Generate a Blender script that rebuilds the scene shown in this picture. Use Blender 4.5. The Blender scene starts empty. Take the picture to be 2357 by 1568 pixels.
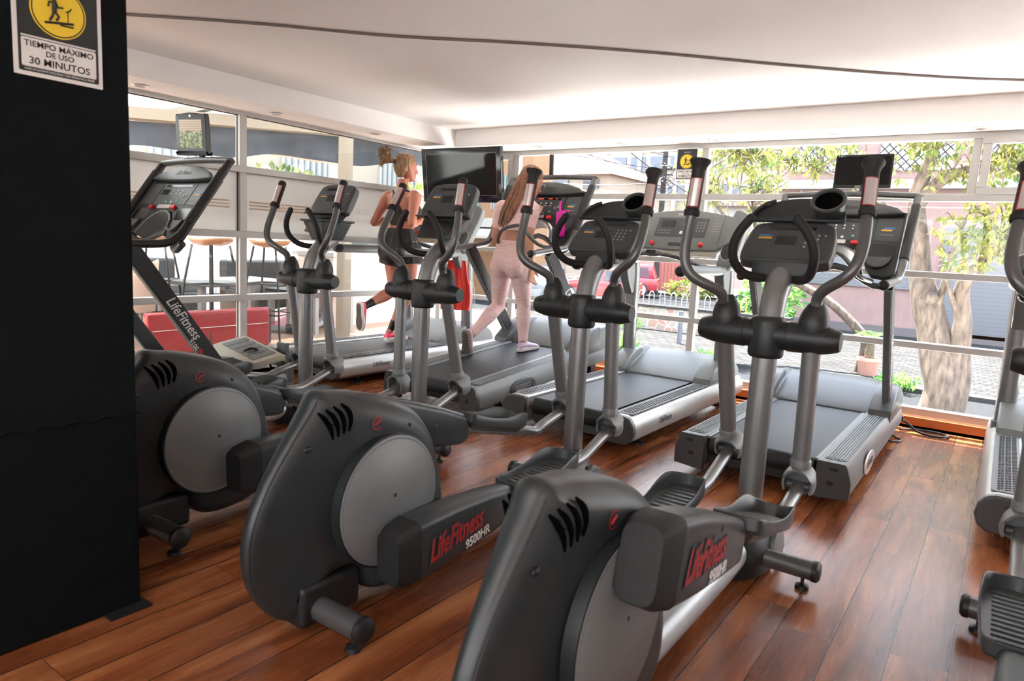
import bpy, bmesh, math, random
from math import sin, cos, pi, sqrt, radians, atan2
from mathutils import Vector as V, Matrix, Euler
random.seed(7)
SC = bpy.context.scene
COL = SC.collection

# ------------------------------------------------------------------ materials
def mat(name, color, rough=.5, metal=0.0, coat=0.0, spec=.5, bump=0, bscale=200, alpha=None):
    m = bpy.data.materials.new(name); m.use_nodes = True
    b = m.node_tree.nodes['Principled BSDF']
    b.inputs['Base Color'].default_value = (*color, 1)
    b.inputs['Roughness'].default_value = rough
    b.inputs['Metallic'].default_value = metal
    b.inputs['Coat Weight'].default_value = coat
    b.inputs['Specular IOR Level'].default_value = spec
    nt = m.node_tree
    if bump:
        tc = nt.nodes.new('ShaderNodeTexCoord'); n = nt.nodes.new('ShaderNodeTexNoise')
        n.inputs['Scale'].default_value = bscale; n.inputs['Detail'].default_value = 2
        bp = nt.nodes.new('ShaderNodeBump'); bp.inputs['Strength'].default_value = bump; bp.inputs['Distance'].default_value = .002
        nt.links.new(tc.outputs['Object'], n.inputs['Vector']); nt.links.new(n.outputs['Fac'], bp.inputs['Height'])
        nt.links.new(bp.outputs['Normal'], b.inputs['Normal'])
    return m
def vary(m, amount=.25, scale=6, stretch=(1, 1, 1)):
    """wear and unevenness of the thing's own colour"""
    nt = m.node_tree; b = nt.nodes['Principled BSDF']; c = b.inputs['Base Color'].default_value[:]
    tc = nt.nodes.new('ShaderNodeTexCoord'); mp = nt.nodes.new('ShaderNodeMapping'); mp.inputs['Scale'].default_value = stretch
    n = nt.nodes.new('ShaderNodeTexNoise'); n.inputs['Scale'].default_value = scale; n.inputs['Detail'].default_value = 5
    r = nt.nodes.new('ShaderNodeValToRGB')
    r.color_ramp.elements[0].position = .3; r.color_ramp.elements[1].position = .7
    r.color_ramp.elements[0].color = tuple(x*(1-amount) for x in c[:3]) + (1,)
    r.color_ramp.elements[1].color = tuple(min(1, x*(1+amount)) for x in c[:3]) + (1,)
    nt.links.new(tc.outputs['Object'], mp.inputs['Vector']); nt.links.new(mp.outputs['Vector'], n.inputs['Vector'])
    nt.links.new(n.outputs['Fac'], r.inputs['Fac']); nt.links.new(r.outputs['Color'], b.inputs['Base Color'])
    return m
def bands(m, c2, scale, axis='Z', thick=.5, kind='BANDS', offset=0, rough2=None):
    nt = m.node_tree; b = nt.nodes['Principled BSDF']; c = b.inputs['Base Color'].default_value[:]
    tc = nt.nodes.new('ShaderNodeTexCoord'); sp = nt.nodes.new('ShaderNodeSeparateXYZ')
    nt.links.new(tc.outputs['Object'], sp.inputs[0])
    mu = nt.nodes.new('ShaderNodeMath'); mu.operation = 'MULTIPLY'; mu.inputs[1].default_value = scale
    fr = nt.nodes.new('ShaderNodeMath'); fr.operation = 'FRACT'
    gt = nt.nodes.new('ShaderNodeMath'); gt.operation = 'GREATER_THAN'; gt.inputs[1].default_value = thick
    nt.links.new(sp.outputs[axis], mu.inputs[0]); nt.links.new(mu.outputs[0], fr.inputs[0]); nt.links.new(fr.outputs[0], gt.inputs[0])
    mx = nt.nodes.new('ShaderNodeMix'); mx.data_type = 'RGBA'
    mx.inputs['A'].default_value = c; mx.inputs['B'].default_value = (*c2, 1)
    nt.links.new(gt.outputs[0], mx.inputs['Factor']); nt.links.new(mx.outputs['Result'], b.inputs['Base Color'])
    bp = nt.nodes.new('ShaderNodeBump'); bp.inputs['Strength'].default_value = .5; bp.inputs['Distance'].default_value = .01
    nt.links.new(fr.outputs[0], bp.inputs['Height']); nt.links.new(bp.outputs['Normal'], b.inputs['Normal'])
    return m
def glassmat(name, tint=(1, 1, 1), haze=0.0, tr=.9, df=.85):
    m = bpy.data.materials.new(name); m.use_nodes = True; nt = m.node_tree
    for n in list(nt.nodes):
        if n.type != 'OUTPUT_MATERIAL': nt.nodes.remove(n)
    out = [n for n in nt.nodes if n.type == 'OUTPUT_MATERIAL'][0]
    t = nt.nodes.new('ShaderNodeBsdfTransparent'); t.inputs[0].default_value = (*tint, 1)
    g = nt.nodes.new('ShaderNodeBsdfGlossy'); g.inputs['Roughness'].default_value = 0.0
    f = nt.nodes.new('ShaderNodeFresnel'); ge = nt.nodes.new('ShaderNodeNewGeometry'); mi = nt.nodes.new('ShaderNodeMix'); mi.data_type = 'FLOAT'
    mi.inputs['A'].default_value = 1.3; mi.inputs['B'].default_value = 1/1.3; nt.links.new(ge.outputs['Backfacing'], mi.inputs['Factor']); nt.links.new(mi.outputs['Result'], f.inputs[0])
    mx = nt.nodes.new('ShaderNodeMixShader')
    nt.links.new(f.outputs[0], mx.inputs[0]); nt.links.new(t.outputs[0], mx.inputs[1]); nt.links.new(g.outputs[0], mx.inputs[2])
    last = mx
    if haze:
        d = nt.nodes.new('ShaderNodeBsdfTranslucent'); d.inputs[0].default_value = (tr, tr, tr*.98, 1)
        d2 = nt.nodes.new('ShaderNodeBsdfDiffuse'); d2.inputs[0].default_value = (df, df, df*.98, 1)
        a = nt.nodes.new('ShaderNodeMixShader'); a.inputs[0].default_value = .4
        nt.links.new(d.outputs[0], a.inputs[1]); nt.links.new(d2.outputs[0], a.inputs[2])
        m2 = nt.nodes.new('ShaderNodeMixShader'); m2.inputs[0].default_value = haze
        nt.links.new(mx.outputs[0], m2.inputs[1]); nt.links.new(a.outputs[0], m2.inputs[2]); last = m2
    nt.links.new(last.outputs[0], out.inputs[0])
    return m
def emis(name, color, s):
    m = mat(name, color, .4); b = m.node_tree.nodes['Principled BSDF']
    b.inputs['Emission Color'].default_value = (*color, 1); b.inputs['Emission Strength'].default_value = s
    return m

M = {}
M['char'] = mat('charcoal_plastic', (.013, .0175, .0185), .42, bump=.15, bscale=900)
M['charg'] = mat('grey_green_plastic', (.050, .060, .062), .38, bump=.12, bscale=700)
M['shroud'] = vary(mat('shroud_plastic', (.026, .032, .034), .34, bump=.1, bscale=900), .12, 5)
M['disc'] = vary(mat('grey_disc', (.185, .20, .205), .42, .15), .12, 5)
M['silver'] = vary(mat('silver_paint', (.24, .25, .255), .33, .55), .08, 9)
M['silverl'] = mat('light_silver', (.46, .48, .49), .36, .35)
M['greyt'] = mat('dark_grey_tube', (.12, .125, .125), .32, .5)
M['black'] = mat('black_rubber', (.012, .012, .013), .48)
M['foam'] = mat('black_foam', (.010, .0105, .011), .66, bump=.2, bscale=600)
M['belt'] = vary(mat('belt_rubber', (.022, .024, .027), .5, spec=.28), .3, 4, (1, .25, 1))
M['pad'] = mat('step_pad', (.1, .105, .105), .45)
M['tgrey'] = mat('treadmill_grey', (.16, .175, .175), .42)
M['tgreyd'] = mat('treadmill_dark_grey', (.065, .073, .075), .4)
M['tlight'] = vary(mat('treadmill_silver', (.42, .42, .4), .36, .45), .08, 5)
M['beige'] = mat('beige_cover', (.36, .34, .27), .5)
M['panel'] = mat('panel_face', (.045, .052, .056), .42)
M['screen'] = mat('screen_black', (.008, .008, .009), .12)
M['mirror'] = mat('glossy_screen', (.010, .010, .011), .08, 0, 0, .22)
M['white'] = mat('white_print', (.75, .75, .73), .5)
M['red'] = mat('red_print', (.42, .015, .02), .5)
M['redb'] = mat('red_button', (.75, .03, .03), .35)
M['orange'] = mat('orange_print', (.75, .38, .05), .5)
M['blue'] = mat('blue_print', (.05, .2, .45), .5)
M['led'] = emis('red_led', (.9, .05, .02), .25)
M['teal'] = mat('teal_print', (.1, .5, .5), .5)
M['sensor'] = mat('steel_sensor', (.62, .58, .56), .3, .6)
M['chrome'] = mat('chrome', (.35, .35, .35), .25, 1)
M['alu'] = mat('window_aluminium', (.44, .43, .41), .45, .2)
M['wallw'] = mat('wall_white', (.82, .79, .77), .75, bump=.1, bscale=30)
M['ceil'] = vary(mat('ceiling_paint', (.86, .825, .81), .8, bump=.15, bscale=8), .03, 1.2)
M['dark'] = mat('dark_wall', (.05, .05, .05), .8)
M['pillar'] = mat('black_pillar_paint', (.0035, .0055, .0065), .75, spec=.12, bump=.5, bscale=60)
M['slot'] = mat('slot_black', (.0015, .0015, .0015), .95, spec=.05)
M['glass'] = glassmat('window_glass')
M['glass2'] = glassmat('side_glass', (.97, .985, .98), .006)
M['frost'] = glassmat('frosted_film', (.6, .6, .6), .93, .56, .75)

def wood_floor():
    m = mat('wood_floor', (.3, .1, .04), .3, 0, 0, .33); nt = m.node_tree; b = nt.nodes['Principled BSDF']
    L = nt.links.new; N = nt.nodes.new
    tc = N('ShaderNodeTexCoord'); sp = N('ShaderNodeSeparateXYZ'); L(tc.outputs['Object'], sp.inputs[0])
    def ma(op, a, bb=None):
        n = N('ShaderNodeMath'); n.operation = op
        for i, x in enumerate((a, bb)):
            if x is None: continue
            if isinstance(x, (int, float)): n.inputs[i].default_value = x
            else: L(x, n.inputs[i])
        return n.outputs[0]
    px = ma('DIVIDE', sp.outputs['X'], .1505); ix = ma('FLOOR', px); fx = ma('FRACT', px)
    wn = N('ShaderNodeTexWhiteNoise'); wn.noise_dimensions = '1D'; L(ix, wn.inputs['W'])
    py = ma('ADD', ma('DIVIDE', sp.outputs['Y'], 1.25), ma('MULTIPLY', wn.outputs['Value'], 7.3)); iy = ma('FLOOR', py); fy = ma('FRACT', py)
    w2 = N('ShaderNodeTexWhiteNoise'); w2.noise_dimensions = '2D'; cb = N('ShaderNodeCombineXYZ'); L(ix, cb.inputs[0]); L(iy, cb.inputs[1]); L(cb.outputs[0], w2.inputs['Vector'])
    # grain
    gx = ma('ADD', sp.outputs['X'], ma('MULTIPLY', w2.outputs['Value'], 13.7))
    gc = N('ShaderNodeCombineXYZ'); L(ma('MULTIPLY', gx, 6), gc.inputs[0]); L(ma('MULTIPLY', sp.outputs['Y'], .8), gc.inputs[1]); L(ma('MULTIPLY', w2.outputs['Value'], 9), gc.inputs[2])
    ns = N('ShaderNodeTexNoise'); ns.inputs['Scale'].default_value = 1.3; ns.inputs['Detail'].default_value = 4; ns.inputs['Distortion'].default_value = .9; ns.inputs['Roughness'].default_value = .5; L(gc.outputs[0], ns.inputs['Vector'])
    gf = N('ShaderNodeCombineXYZ'); L(ma('MULTIPLY', gx, 60), gf.inputs[0]); L(ma('MULTIPLY', sp.outputs['Y'], 3), gf.inputs[1])
    n2 = N('ShaderNodeTexNoise'); n2.inputs['Scale'].default_value = 1; n2.inputs['Detail'].default_value = 3; L(gf.outputs[0], n2.inputs['Vector'])
    rp = N('ShaderNodeValToRGB'); e = rp.color_ramp.elements
    e[0].position = .3; e[0].color = (.085, .021, .008, 1); e[1].position = .72; e[1].color = (.46, .18, .066, 1)
    k = rp.color_ramp.elements.new(.5); k.color = (.235, .068, .022, 1)
    mixv = ma('ADD', ma('MULTIPLY', ns.outputs['Fac'], .85), ma('MULTIPLY', n2.outputs['Fac'], .045)); mixv = ma('ADD', mixv, .058)
    mixv = ma('ADD', mixv, ma('MULTIPLY', ma('SUBTRACT', w2.outputs['Value'], .5), .08))
    L(mixv, rp.inputs[0])
    ex = ma('MINIMUM', fx, ma('SUBTRACT', 1, fx)); ey = ma('MINIMUM', fy, ma('SUBTRACT', 1, fy))
    seam = ma('MAXIMUM', ma('LESS_THAN', ex, .014), ma('MULTIPLY', ma('LESS_THAN', ey, .0012), .6))
    mx = N('ShaderNodeMix'); mx.data_type = 'RGBA'; L(seam, mx.inputs['Factor']); L(rp.outputs[0], mx.inputs['A']); mx.inputs['B'].default_value = (.03, .012, .008, 1)
    L(mx.outputs['Result'], b.inputs['Base Color'])
    rr = ma('ADD', ma('MULTIPLY', n2.outputs['Fac'], .05), .245); L(rr, b.inputs['Roughness'])
    bp = N('ShaderNodeBump'); bp.inputs['Strength'].default_value = .05; bp.inputs['Distance'].default_value = .001; L(ma('SUBTRACT', 1, seam), bp.inputs['Height']); L(bp.outputs[0], b.inputs['Normal'])
    return m
M['floor'] = wood_floor()

# ------------------------------------------------------------------ mesh helpers
def catmull(pts, n=6, closed=False):
    pts = [V(p) for p in pts]; out = []; N = len(pts)
    rng = range(N) if closed else range(N-1)
    for i in rng:
        if closed: a, b, c, d = pts[i-1], pts[i], pts[(i+1) % N], pts[(i+2) % N]
        else:
            b, c = pts[i], pts[i+1]; a = pts[i-1] if i > 0 else b*2-c; d = pts[i+2] if i+2 < N else c*2-b
        for k in range(n):
            t = k/n
            out.append(.5*((2*b)+(-a+c)*t+(2*a-5*b+4*c-d)*t*t+(-a+3*b-3*c+d)*t**3))
    if not closed: out.append(pts[-1])
    return out
def inset(poly, d):
    """offset a closed 2D outline inwards (anticlockwise outline)"""
    N = len(poly); out = []
    if sum(poly[i-1][0]*poly[i][1]-poly[i][0]*poly[i-1][1] for i in range(N)) < 0: d = -d
    for i in range(N):
        a, b, c = V(poly[i-1]), V(poly[i]), V(poly[(i+1) % N])
        e1 = (b-a); e2 = (c-b)
        if e1.length < 1e-9 or e2.length < 1e-9: out.append(b); continue
        e1.normalize(); e2.normalize()
        n1 = V((-e1.y, e1.x)); n2 = V((-e2.y, e2.x)); n = n1+n2
        if n.length < 1e-6: n = n1
        n.normalize(); k = d/max(.45, n.dot(n1)); out.append(b+n*k)
    return out
class MB:
    def __init__(s): s.v = []; s.f = []; s.sm = []; s.M = None
    def add(s, vs, fs, sm=True):
        n = len(s.v)
        for p in vs:
            p = V(p); s.v.append(s.M @ p if s.M else p)
        for f in fs: s.f.append(tuple(i+n for i in f)); s.sm.append(sm)
        return s
    def box(s, c, d, rot=None, sm=False):
        c = V(c); R = rot.to_matrix() if isinstance(rot, Euler) else (Euler(rot).to_matrix() if rot is not None else Matrix.Identity(3))
        vs = [c+R @ V((x*d[0]/2, y*d[1]/2, z*d[2]/2)) for x in (-1, 1) for y in (-1, 1) for z in (-1, 1)]
        return s.add(vs, [(0, 1, 3, 2), (4, 6, 7, 5), (0, 4, 5, 1), (2, 3, 7, 6), (0, 2, 6, 4), (1, 5, 7, 3)], sm)
    def hexa(s, b, t):
        return s.add(list(b)+list(t), [(3, 2, 1, 0), (4, 5, 6, 7), (0, 1, 5, 4), (1, 2, 6, 5), (2, 3, 7, 6), (3, 0, 4, 7)], False)
    def loft(s, rings, cap=True, closed=True, sm=True, loop=False):
        n = len(rings[0]); vs = [p for r in rings for p in r]; fs = []
        R = len(rings)
        for i in range(R if loop else R-1):
            j = (i+1) % R
            for k in range(n if closed else n-1):
                l = (k+1) % n; fs.append((i*n+k, i*n+l, j*n+l, j*n+k))
        if cap and not loop:
            fs.append(tuple(range(n-1, -1, -1))); fs.append(tuple((R-1)*n+k for k in range(n)))
        return s.add(vs, fs, sm)
    def tube(s, pts, r, n=14, rnd=False, sp=0, flat=1.0, cap=True):
        pts = [V(p) for p in pts]
        if sp:
            if isinstance(r, (list, tuple)):
                q = catmull([(p.x, p.y, p.z) for p in pts], sp); rr = catmull([(x, 0, 0) for x in r], sp); r = [a.x for a in rr]; pts = q
            else: pts = catmull(pts, sp)
        N = len(pts); rs = list(r) if isinstance(r, (list, tuple)) else [r]*N
        T = []
        for i in range(N):
            a = pts[max(0, i-1)]; b = pts[min(N-1, i+1)]; t = (b-a)
            T.append(t.normalized() if t.length > 1e-9 else V((0, 0, 1)))
        up = V((1, 0, 0)) if abs(T[0].x) < .9 else V((0, 0, 1))
        u = (up-T[0]*up.dot(T[0])).normalized(); rings = []
        seq = []
        for i in range(N):
            u = (u-T[i]*u.dot(T[i])); u = u.normalized() if u.length > 1e-6 else V((0, 1, 0)); w = T[i].cross(u)
            seq.append((pts[i], u.copy(), w, rs[i], T[i]))
        if rnd:
            p, u0, w0, r0, t0 = seq[0]
            for k in (3, 2, 1): a = k*pi/7; rings.append([p-t0*r0*sin(a)+(u0*cos(q)+w0*sin(q)*flat)*r0*cos(a) for q in [2*pi*j/n for j in range(n)]])
        for p, u0, w0, r0, t0 in seq: rings.append([p+(u0*cos(q)+w0*sin(q)*flat)*r0 for q in [2*pi*j/n for j in range(n)]])
        if rnd:
            p, u0, w0, r0, t0 = seq[-1]
            for k in (1, 2, 3): a = k*pi/7; rings.append([p+t0*r0*sin(a)+(u0*cos(q)+w0*sin(q)*flat)*r0*cos(a) for q in [2*pi*j/n for j in range(n)]])
        return s.loft(rings, cap)
    def cyl(s, a, b, r, r2=None, n=20, bev=0.0):
        a, b = V(a), V(b); r2 = r if r2 is None else r2
        if bev:
            t = (b-a).normalized()*bev
            return s.tube([a, a+t, b-t, b], [r-bev, r, r2, r2-bev], n)
        return s.tube([a, b], [r, r2], n)
    def ell(s, c, r, rot=None, n=16, m=10):
        c = V(c); R = Euler(rot).to_matrix() if rot is not None else Matrix.Identity(3); rings = []
        for i in range(1, m):
            a = pi*i/m; rings.append([c+R @ V((r[0]*sin(a)*cos(2*pi*k/n), r[1]*sin(a)*sin(2*pi*k/n), -r[2]*cos(a))) for k in range(n)])
        return s.loft(rings, True)
    def lathe(s, prof, o, ax=(0, 0, 1), n=24):
        o = V(o); ax = V(ax).normalized(); u = ax.orthogonal().normalized(); w = ax.cross(u)
        rings = [[o+ax*h+(u*cos(2*pi*k/n)+w*sin(2*pi*k/n))*max(r, 1e-4) for k in range(n)] for r, h in prof]
        return s.loft(rings, True)
    def prism(s, poly, o, ux, uy, dep, rnd=0.0, steps=3, sm=True):
        """outline in the plane (ux, uy) at o pushed along dep; rnd rounds both faces' rims"""
        o, ux, uy, dep = V(o), V(ux), V(uy), V(dep); D = dep.length; w = dep.normalized()
        lay = [(0, 0), (D, 0)]
        if rnd:
            rnd = min(rnd, D/2-1e-4)
            lay = [(rnd*(1-cos(a)), rnd*(1-sin(a))) for a in [pi/2*i/steps for i in range(steps+1)]]
            lay = [(h, d) for h, d in lay]; lay = lay+[(D-h, d) for h, d in reversed(lay)]
        rings = []
        for h, d in lay:
            q = inset([V((p[0], p[1])) for p in poly], d) if d > 1e-6 else [V((p[0], p[1])) for p in poly]
            rings.append([o+ux*p.x+uy*p.y+w*h for p in q])
        return s.loft(rings, True, sm=sm)
    def build(s, name, m, parent=None, bevel=0.0, ang=38, sub=0, seg=2):
        me = bpy.data.meshes.new(name); me.from_pydata([tuple(p) for p in s.v], [], s.f)
        bm = bmesh.new(); bm.from_mesh(me); bmesh.ops.recalc_face_normals(bm, faces=bm.faces); bm.to_mesh(me); bm.free()
        me.polygons.foreach_set('use_smooth', [True]*len(me.polygons) if (ang < 180 and any(s.sm)) or bevel else [False]*len(me.polygons))
        if any(s.sm) or bevel: me.set_sharp_from_angle(angle=radians(ang))
        o = bpy.data.objects.new(name, me); COL.objects.link(o)
        me.materials.append(m)
        if parent: o.parent = parent
        if bevel:
            b = o.modifiers.new('b', 'BEVEL'); b.width = bevel; b.segments = seg; b.limit_method = 'ANGLE'; b.angle_limit = radians(35); b.harden_normals = True
        if sub:
            b = o.modifiers.new('s', 'SUBSURF'); b.levels = b.render_levels = sub
        return o
def tag(o, label=None, cat=None, group=None, kind=None):
    for k, x in (('label', label), ('category', cat), ('group', group), ('kind', kind)):
        if x: o[k] = x
    return o
def thing(name, label, cat, loc=(0, 0, 0), rz=0, group=None, rot=None):
    o = bpy.data.objects.new(name, None); COL.objects.link(o); o.location = loc
    o.rotation_euler = rot if rot else (0, 0, rz); o.empty_display_size = .1
    return tag(o, label, cat, group)
def struct(o): o['kind'] = 'structure'; return o
def children(o): return [c for c in COL.objects if c.parent == o]
def copy_tree(o, parent=None):
    c = o.copy(); COL.objects.link(c)
    c.parent = parent
    for ch in children(o): copy_tree(ch, c)
    return c
def text(name, s, size, m, parent, o, ux, uy, ext=.0004, shear=0, align='CENTER', bold=0, sx=1.0):
    cu = bpy.data.curves.new(name, 'FONT'); cu.body = s; cu.size = size; cu.extrude = ext; cu.shear = shear
    cu.align_x = align; cu.align_y = 'CENTER'; cu.offset = bold*size; cu.resolution_u = 3
    t = bpy.data.objects.new(name+'_c', cu); COL.objects.link(t)
    bpy.context.view_layer.update()
    me = bpy.data.meshes.new_from_object(t.evaluated_get(bpy.context.evaluated_depsgraph_get()))
    bpy.data.objects.remove(t); me.name = name
    ux = V(ux).normalized(); uy = V(uy).normalized(); uz = ux.cross(uy)
    A = Matrix(((ux.x*sx, uy.x, uz.x, 0), (ux.y*sx, uy.y, uz.y, 0), (ux.z*sx, uy.z, uz.z, 0), (0, 0, 0, 1)))
    me.transform(Matrix.Translation(V(o)) @ A); me.materials.clear(); me.materials.append(m)
    ob = bpy.data.objects.new(name, me); COL.objects.link(ob)
    if parent: ob.parent = parent
    return ob
def circ(r, n=32, cx=0, cy=0, ry=None): return [(cx+r*cos(2*pi*i/n), cy+(ry or r)*sin(2*pi*i/n)) for i in range(n)]
def rrect(w, h, r, n=5, cx=0, cy=0):
    out = []
    for sx, sy, a0 in ((1, 1, 0), (-1, 1, pi/2), (-1, -1, pi), (1, -1, 1.5*pi)):
        for i in range(n+1):
            a = a0+pi/2*i/n; out.append((cx+sx*(w/2-r)+r*cos(a), cy+sy*(h/2-r)+r*sin(a)))
    return out

# ------------------------------------------------------------------ camera, sky, sun
H = 1.15
def cam():
    f, yaw, pit, rol = 1595.77, .61303, .13826, .051837
    fw = V((-sin(yaw)*cos(pit), cos(yaw)*cos(pit), -sin(pit))); r = V((cos(yaw), sin(yaw), 0)); u = r.cross(fw)
    r2 = r*cos(rol)+u*sin(rol); u2 = -r*sin(rol)+u*cos(rol)
    c = bpy.data.cameras.new('camera'); o = bpy.data.objects.new('camera', c); COL.objects.link(o)
    o.matrix_world = Matrix(((r2.x, u2.x, -fw.x, 0), (r2.y, u2.y, -fw.y, 0), (r2.z, u2.z, -fw.z, H), (0, 0, 0, 1)))
    c.sensor_width = 36; c.lens = f/2357*36; c.clip_end = 400; c.clip_start = .05
    c.dof.use_dof = True; c.dof.focus_distance = 5.0; c.dof.aperture_fstop = 5.0
    SC.camera = o
cam()
w = bpy.data.worlds.new('World'); SC.world = w; w.use_nodes = True
nt = w.node_tree; bg = nt.nodes['Background']; bg.inputs[1].default_value = SKY = 2.6
tc = nt.nodes.new('ShaderNodeTexCoord'); sp = nt.nodes.new('ShaderNodeSeparateXYZ'); rp = nt.nodes.new('ShaderNodeValToRGB')
rp.color_ramp.elements[0].position = .45; rp.color_ramp.elements[0].color = (1, .97, .93, 1)
rp.color_ramp.elements[1].position = .9; rp.color_ramp.elements[1].color = (.62, .76, 1, 1)
mr = nt.nodes.new('ShaderNodeMapRange'); mr.inputs['From Min'].default_value = -1
nt.links.new(tc.outputs['Generated'], sp.inputs[0]); nt.links.new(sp.outputs['Z'], mr.inputs[0]); nt.links.new(mr.outputs[0], rp.inputs[0]); nt.links.new(rp.outputs[0], bg.inputs[0])
sl = bpy.data.lights.new('sun', 'SUN'); sl.energy = 20.0; sl.angle = .01; sl.color = (1, .95, .87)
so = bpy.data.objects.new('sun', sl); COL.objects.link(so)
so.rotation_euler = V((.35, -.28, -1.0)).to_track_quat('-Z', 'Y').to_euler()
SC.view_settings.view_transform = 'Standard'; SC.view_settings.look = 'None'; SC.view_settings.gamma = 1
SC.view_settings.exposure = 1.78; SC.view_settings.use_curve_mapping = False
SC.cycles.use_denoising = True
SC.cycles.max_bounces = 7; SC.cycles.diffuse_bounces = 4; SC.cycles.glossy_bounces = 3; SC.cycles.transmission_bounces = 2
SC.cycles.transparent_max_bounces = 12; SC.cycles.caustics_reflective = False; SC.cycles.caustics_refractive = False
SC.cycles.sample_clamp_indirect = 6

# ------------------------------------------------------------------ the room
XL, YW, XR, YB, CE, SO = -4.93, 5.68, 4.2, -3.6, 2.2, 2.045
def sbox(name, c, d, m, bevel=0, rot=None):
    return struct(MB().box(c, d, rot).build(name, m, bevel=bevel))
def room():
    sbox('floor', ((XL+XR)/2, (YB+YW)/2, -.1), (XR-XL, YW-YB+.1, .2), M['floor'])
    sbox('ceiling', ((XL+XR)/2-.1, (YB+YW)/2, CE+.1), (XR-XL+.5, YW-YB+.5, .2), M['ceil'])
    sbox('wall_back', ((XL+XR)/2, YB-.1, .35), (XR-XL+.4, .2, 1.1), M['wallw']); sbox('wall_back_header', ((XL+XR)/2, YB-.1, 2.2), (XR-XL+.4, .2, .4), M['wallw'])
    w3 = thing('fill_window', None, None, (0, 0, 0)); struct(w3)  # unseen window band, added to let fill light in from behind
    b = MB()
    for x in (XL+.1, -2.7, -.4, 1.9, XR-.1): b.box((x, YB-.1, 1.45), (.12, .1, 1.1))
    b.box(((XL+XR)/2, YB-.1, .93), (XR-XL, .1, .06)); b.build('window_frame', M['alu'], w3)
    MB().box(((XL+XR)/2, YB-.1, 1.45), (XR-XL-.1, .005, 1.05)).build('pane', M['glass'], w3)
    sbox('wall_right', (XR+.1, (YB+YW)/2, 1.1), (.2, YW-YB+.2, 2.6), M['wallw'])
    sbox('wall_left', (XL-.1, (YB+.3)/2, 1.1), (.2, .3-YB, 2.6), M['wallw'])
    # dropped beams above the glazing
    sbox('trim_1', (XL+.19, 2.85, (SO+CE)/2+.02), (.52, 5.7, CE-SO+.04), M['ceil'])
    sbox('trim_2', ((XR-4.48)/2, YW-.18, (SO+CE)/2+.02), (XR+4.48, .50, CE-SO+.04), M['ceil'])
    # sill under the street windows and its wooden baseboard
    sbox('trim_3', ((XL+XR)/2, YW+.03, .05), (XR-XL, .14, .10), M['wallw'])
    mw = mat('baseboard_wood', (.42, .13, .03), .3)
    sbox('baseboard_far', ((XL+XR)/2, YW-.07, .04), (XR-XL, .02, .08), mw, .003)
    sbox('baseboard_left', (XL+.01, 2.95, .035), (.03, 5.3, .07), M['alu'])
    # window frames, street side : rails and posts belong to one frame
    def frame(name, axis, posts, rails, lo, hi, parent):
        b = MB()
        for t, z0, z1, wd in posts:
            if axis == 'x': b.box((t, YW, (z0+z1)/2), (wd, .06, z1-z0))
            else: b.box((XL, t, (z0+z1)/2), (.06, wd, z1-z0))
        for z, h in rails:
            if axis == 'x': b.box(((lo+hi)/2, YW-.004, z), (hi-lo, .075, h))
            else: b.box((XL+.004, (lo+hi)/2, z), (.075, hi-lo, h))
        return b.build(name, M['alu'], parent, bevel=.003)
    w1 = thing('window_1', None, None, (0, 0, 0)); struct(w1)
    posts = [(-4.9, .1, SO, .06), (-4.03, .1, SO, .06), (-2.135, .1, SO, .055), (-.27, 1.615, SO, .05), (1.62, .1, SO, .055), (3.5, .1, SO, .055)]
    rails = [(SO-.02, .045), (1.615, .05), (1.085, .045), (.585, .045), (.115, .05)]
    frame('window_frame', 'x', posts, rails, XL, XR, w1)
    xs = [-4.9, -4.03, -2.135, 1.62, 3.5, XR]
    for i in range(5):
        for z0, z1 in ((.14, .565), (.605, 1.065), (1.105, 1.592), (1.64, SO-.04)):
            MB().box(((xs[i]+xs[i+1])/2, YW+.01, (z0+z1)/2), (xs[i+1]-xs[i]-.05, .004, z1-z0)).build('pane', M['glass'], w1)
    # small hinged sashes
    for x0, x1 in ((-.245, 1.5), (-4.87, -4.06)):
        b = MB()
        for xx in (x0+.035, x1-.035): b.box((xx, YW-.021, 1.825), (.05, .048, .28))
        for zz in (1.66, 1.99): b.box(((x0+x1)/2, YW-.02, zz), (x1-x0, .05, .045))
        b.build('sash', M['alu'], w1)
    w2 = thing('window_2', None, None, (0, 0, 0)); struct(w2)
    frame('window_frame', 'y', [(5.62, 0, SO, .07), (3.245, 0, SO, .06), (.9, 0, SO, .06)], [(SO-.01, .03), (1.615, .05), (1.115, .05), (.62, .05), (.06, .06)], .3, YW, w2)
    ys = [.3, .9, 3.245, 5.62]
    for i in range(3):
        for z0, z1, mm in ((.09, .595, 'glass2'), (.645, 1.09, 'glass2'), (1.14, 1.59, 'frost'), (1.64, SO-.03, 'glass2')):
            MB().box((XL-.012, (ys[i]+ys[i+1])/2, (z0+z1)/2), (.004, ys[i+1]-ys[i]-.05, z1-z0)).build('frosted_pane' if mm == 'frost' else 'pane', M[mm], w2)
            b = MB(); y0_, y1_ = ys[i]+.028, ys[i+1]-.028
            for yy in (y0_, y1_): b.box((XL-.006, yy, (z0+z1)/2), (.022, .007, z1-z0+.012))
            for zz in (z0-.003, z1+.003): b.box((XL-.006, (y0_+y1_)/2, zz), (.022, y1_-y0_, .006))
            b.build('gasket', M['black'], w2)
    # clear stripes and lettering on the frosted band
    st = mat('film_stripe', (.55, .42, .3), .5)
    b = MB()
    for zz in (1.37, 1.345, 1.32):
        b.box((XL-.009, 2.0, zz), (.002, 2.3, .012)); b.box((XL-.009, 3.7, zz), (.002, .75, .012))
    b.build('film_stripes', st, w2)
    gl = mat('film_lettering', (.5, .5, .48), .5)
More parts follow.
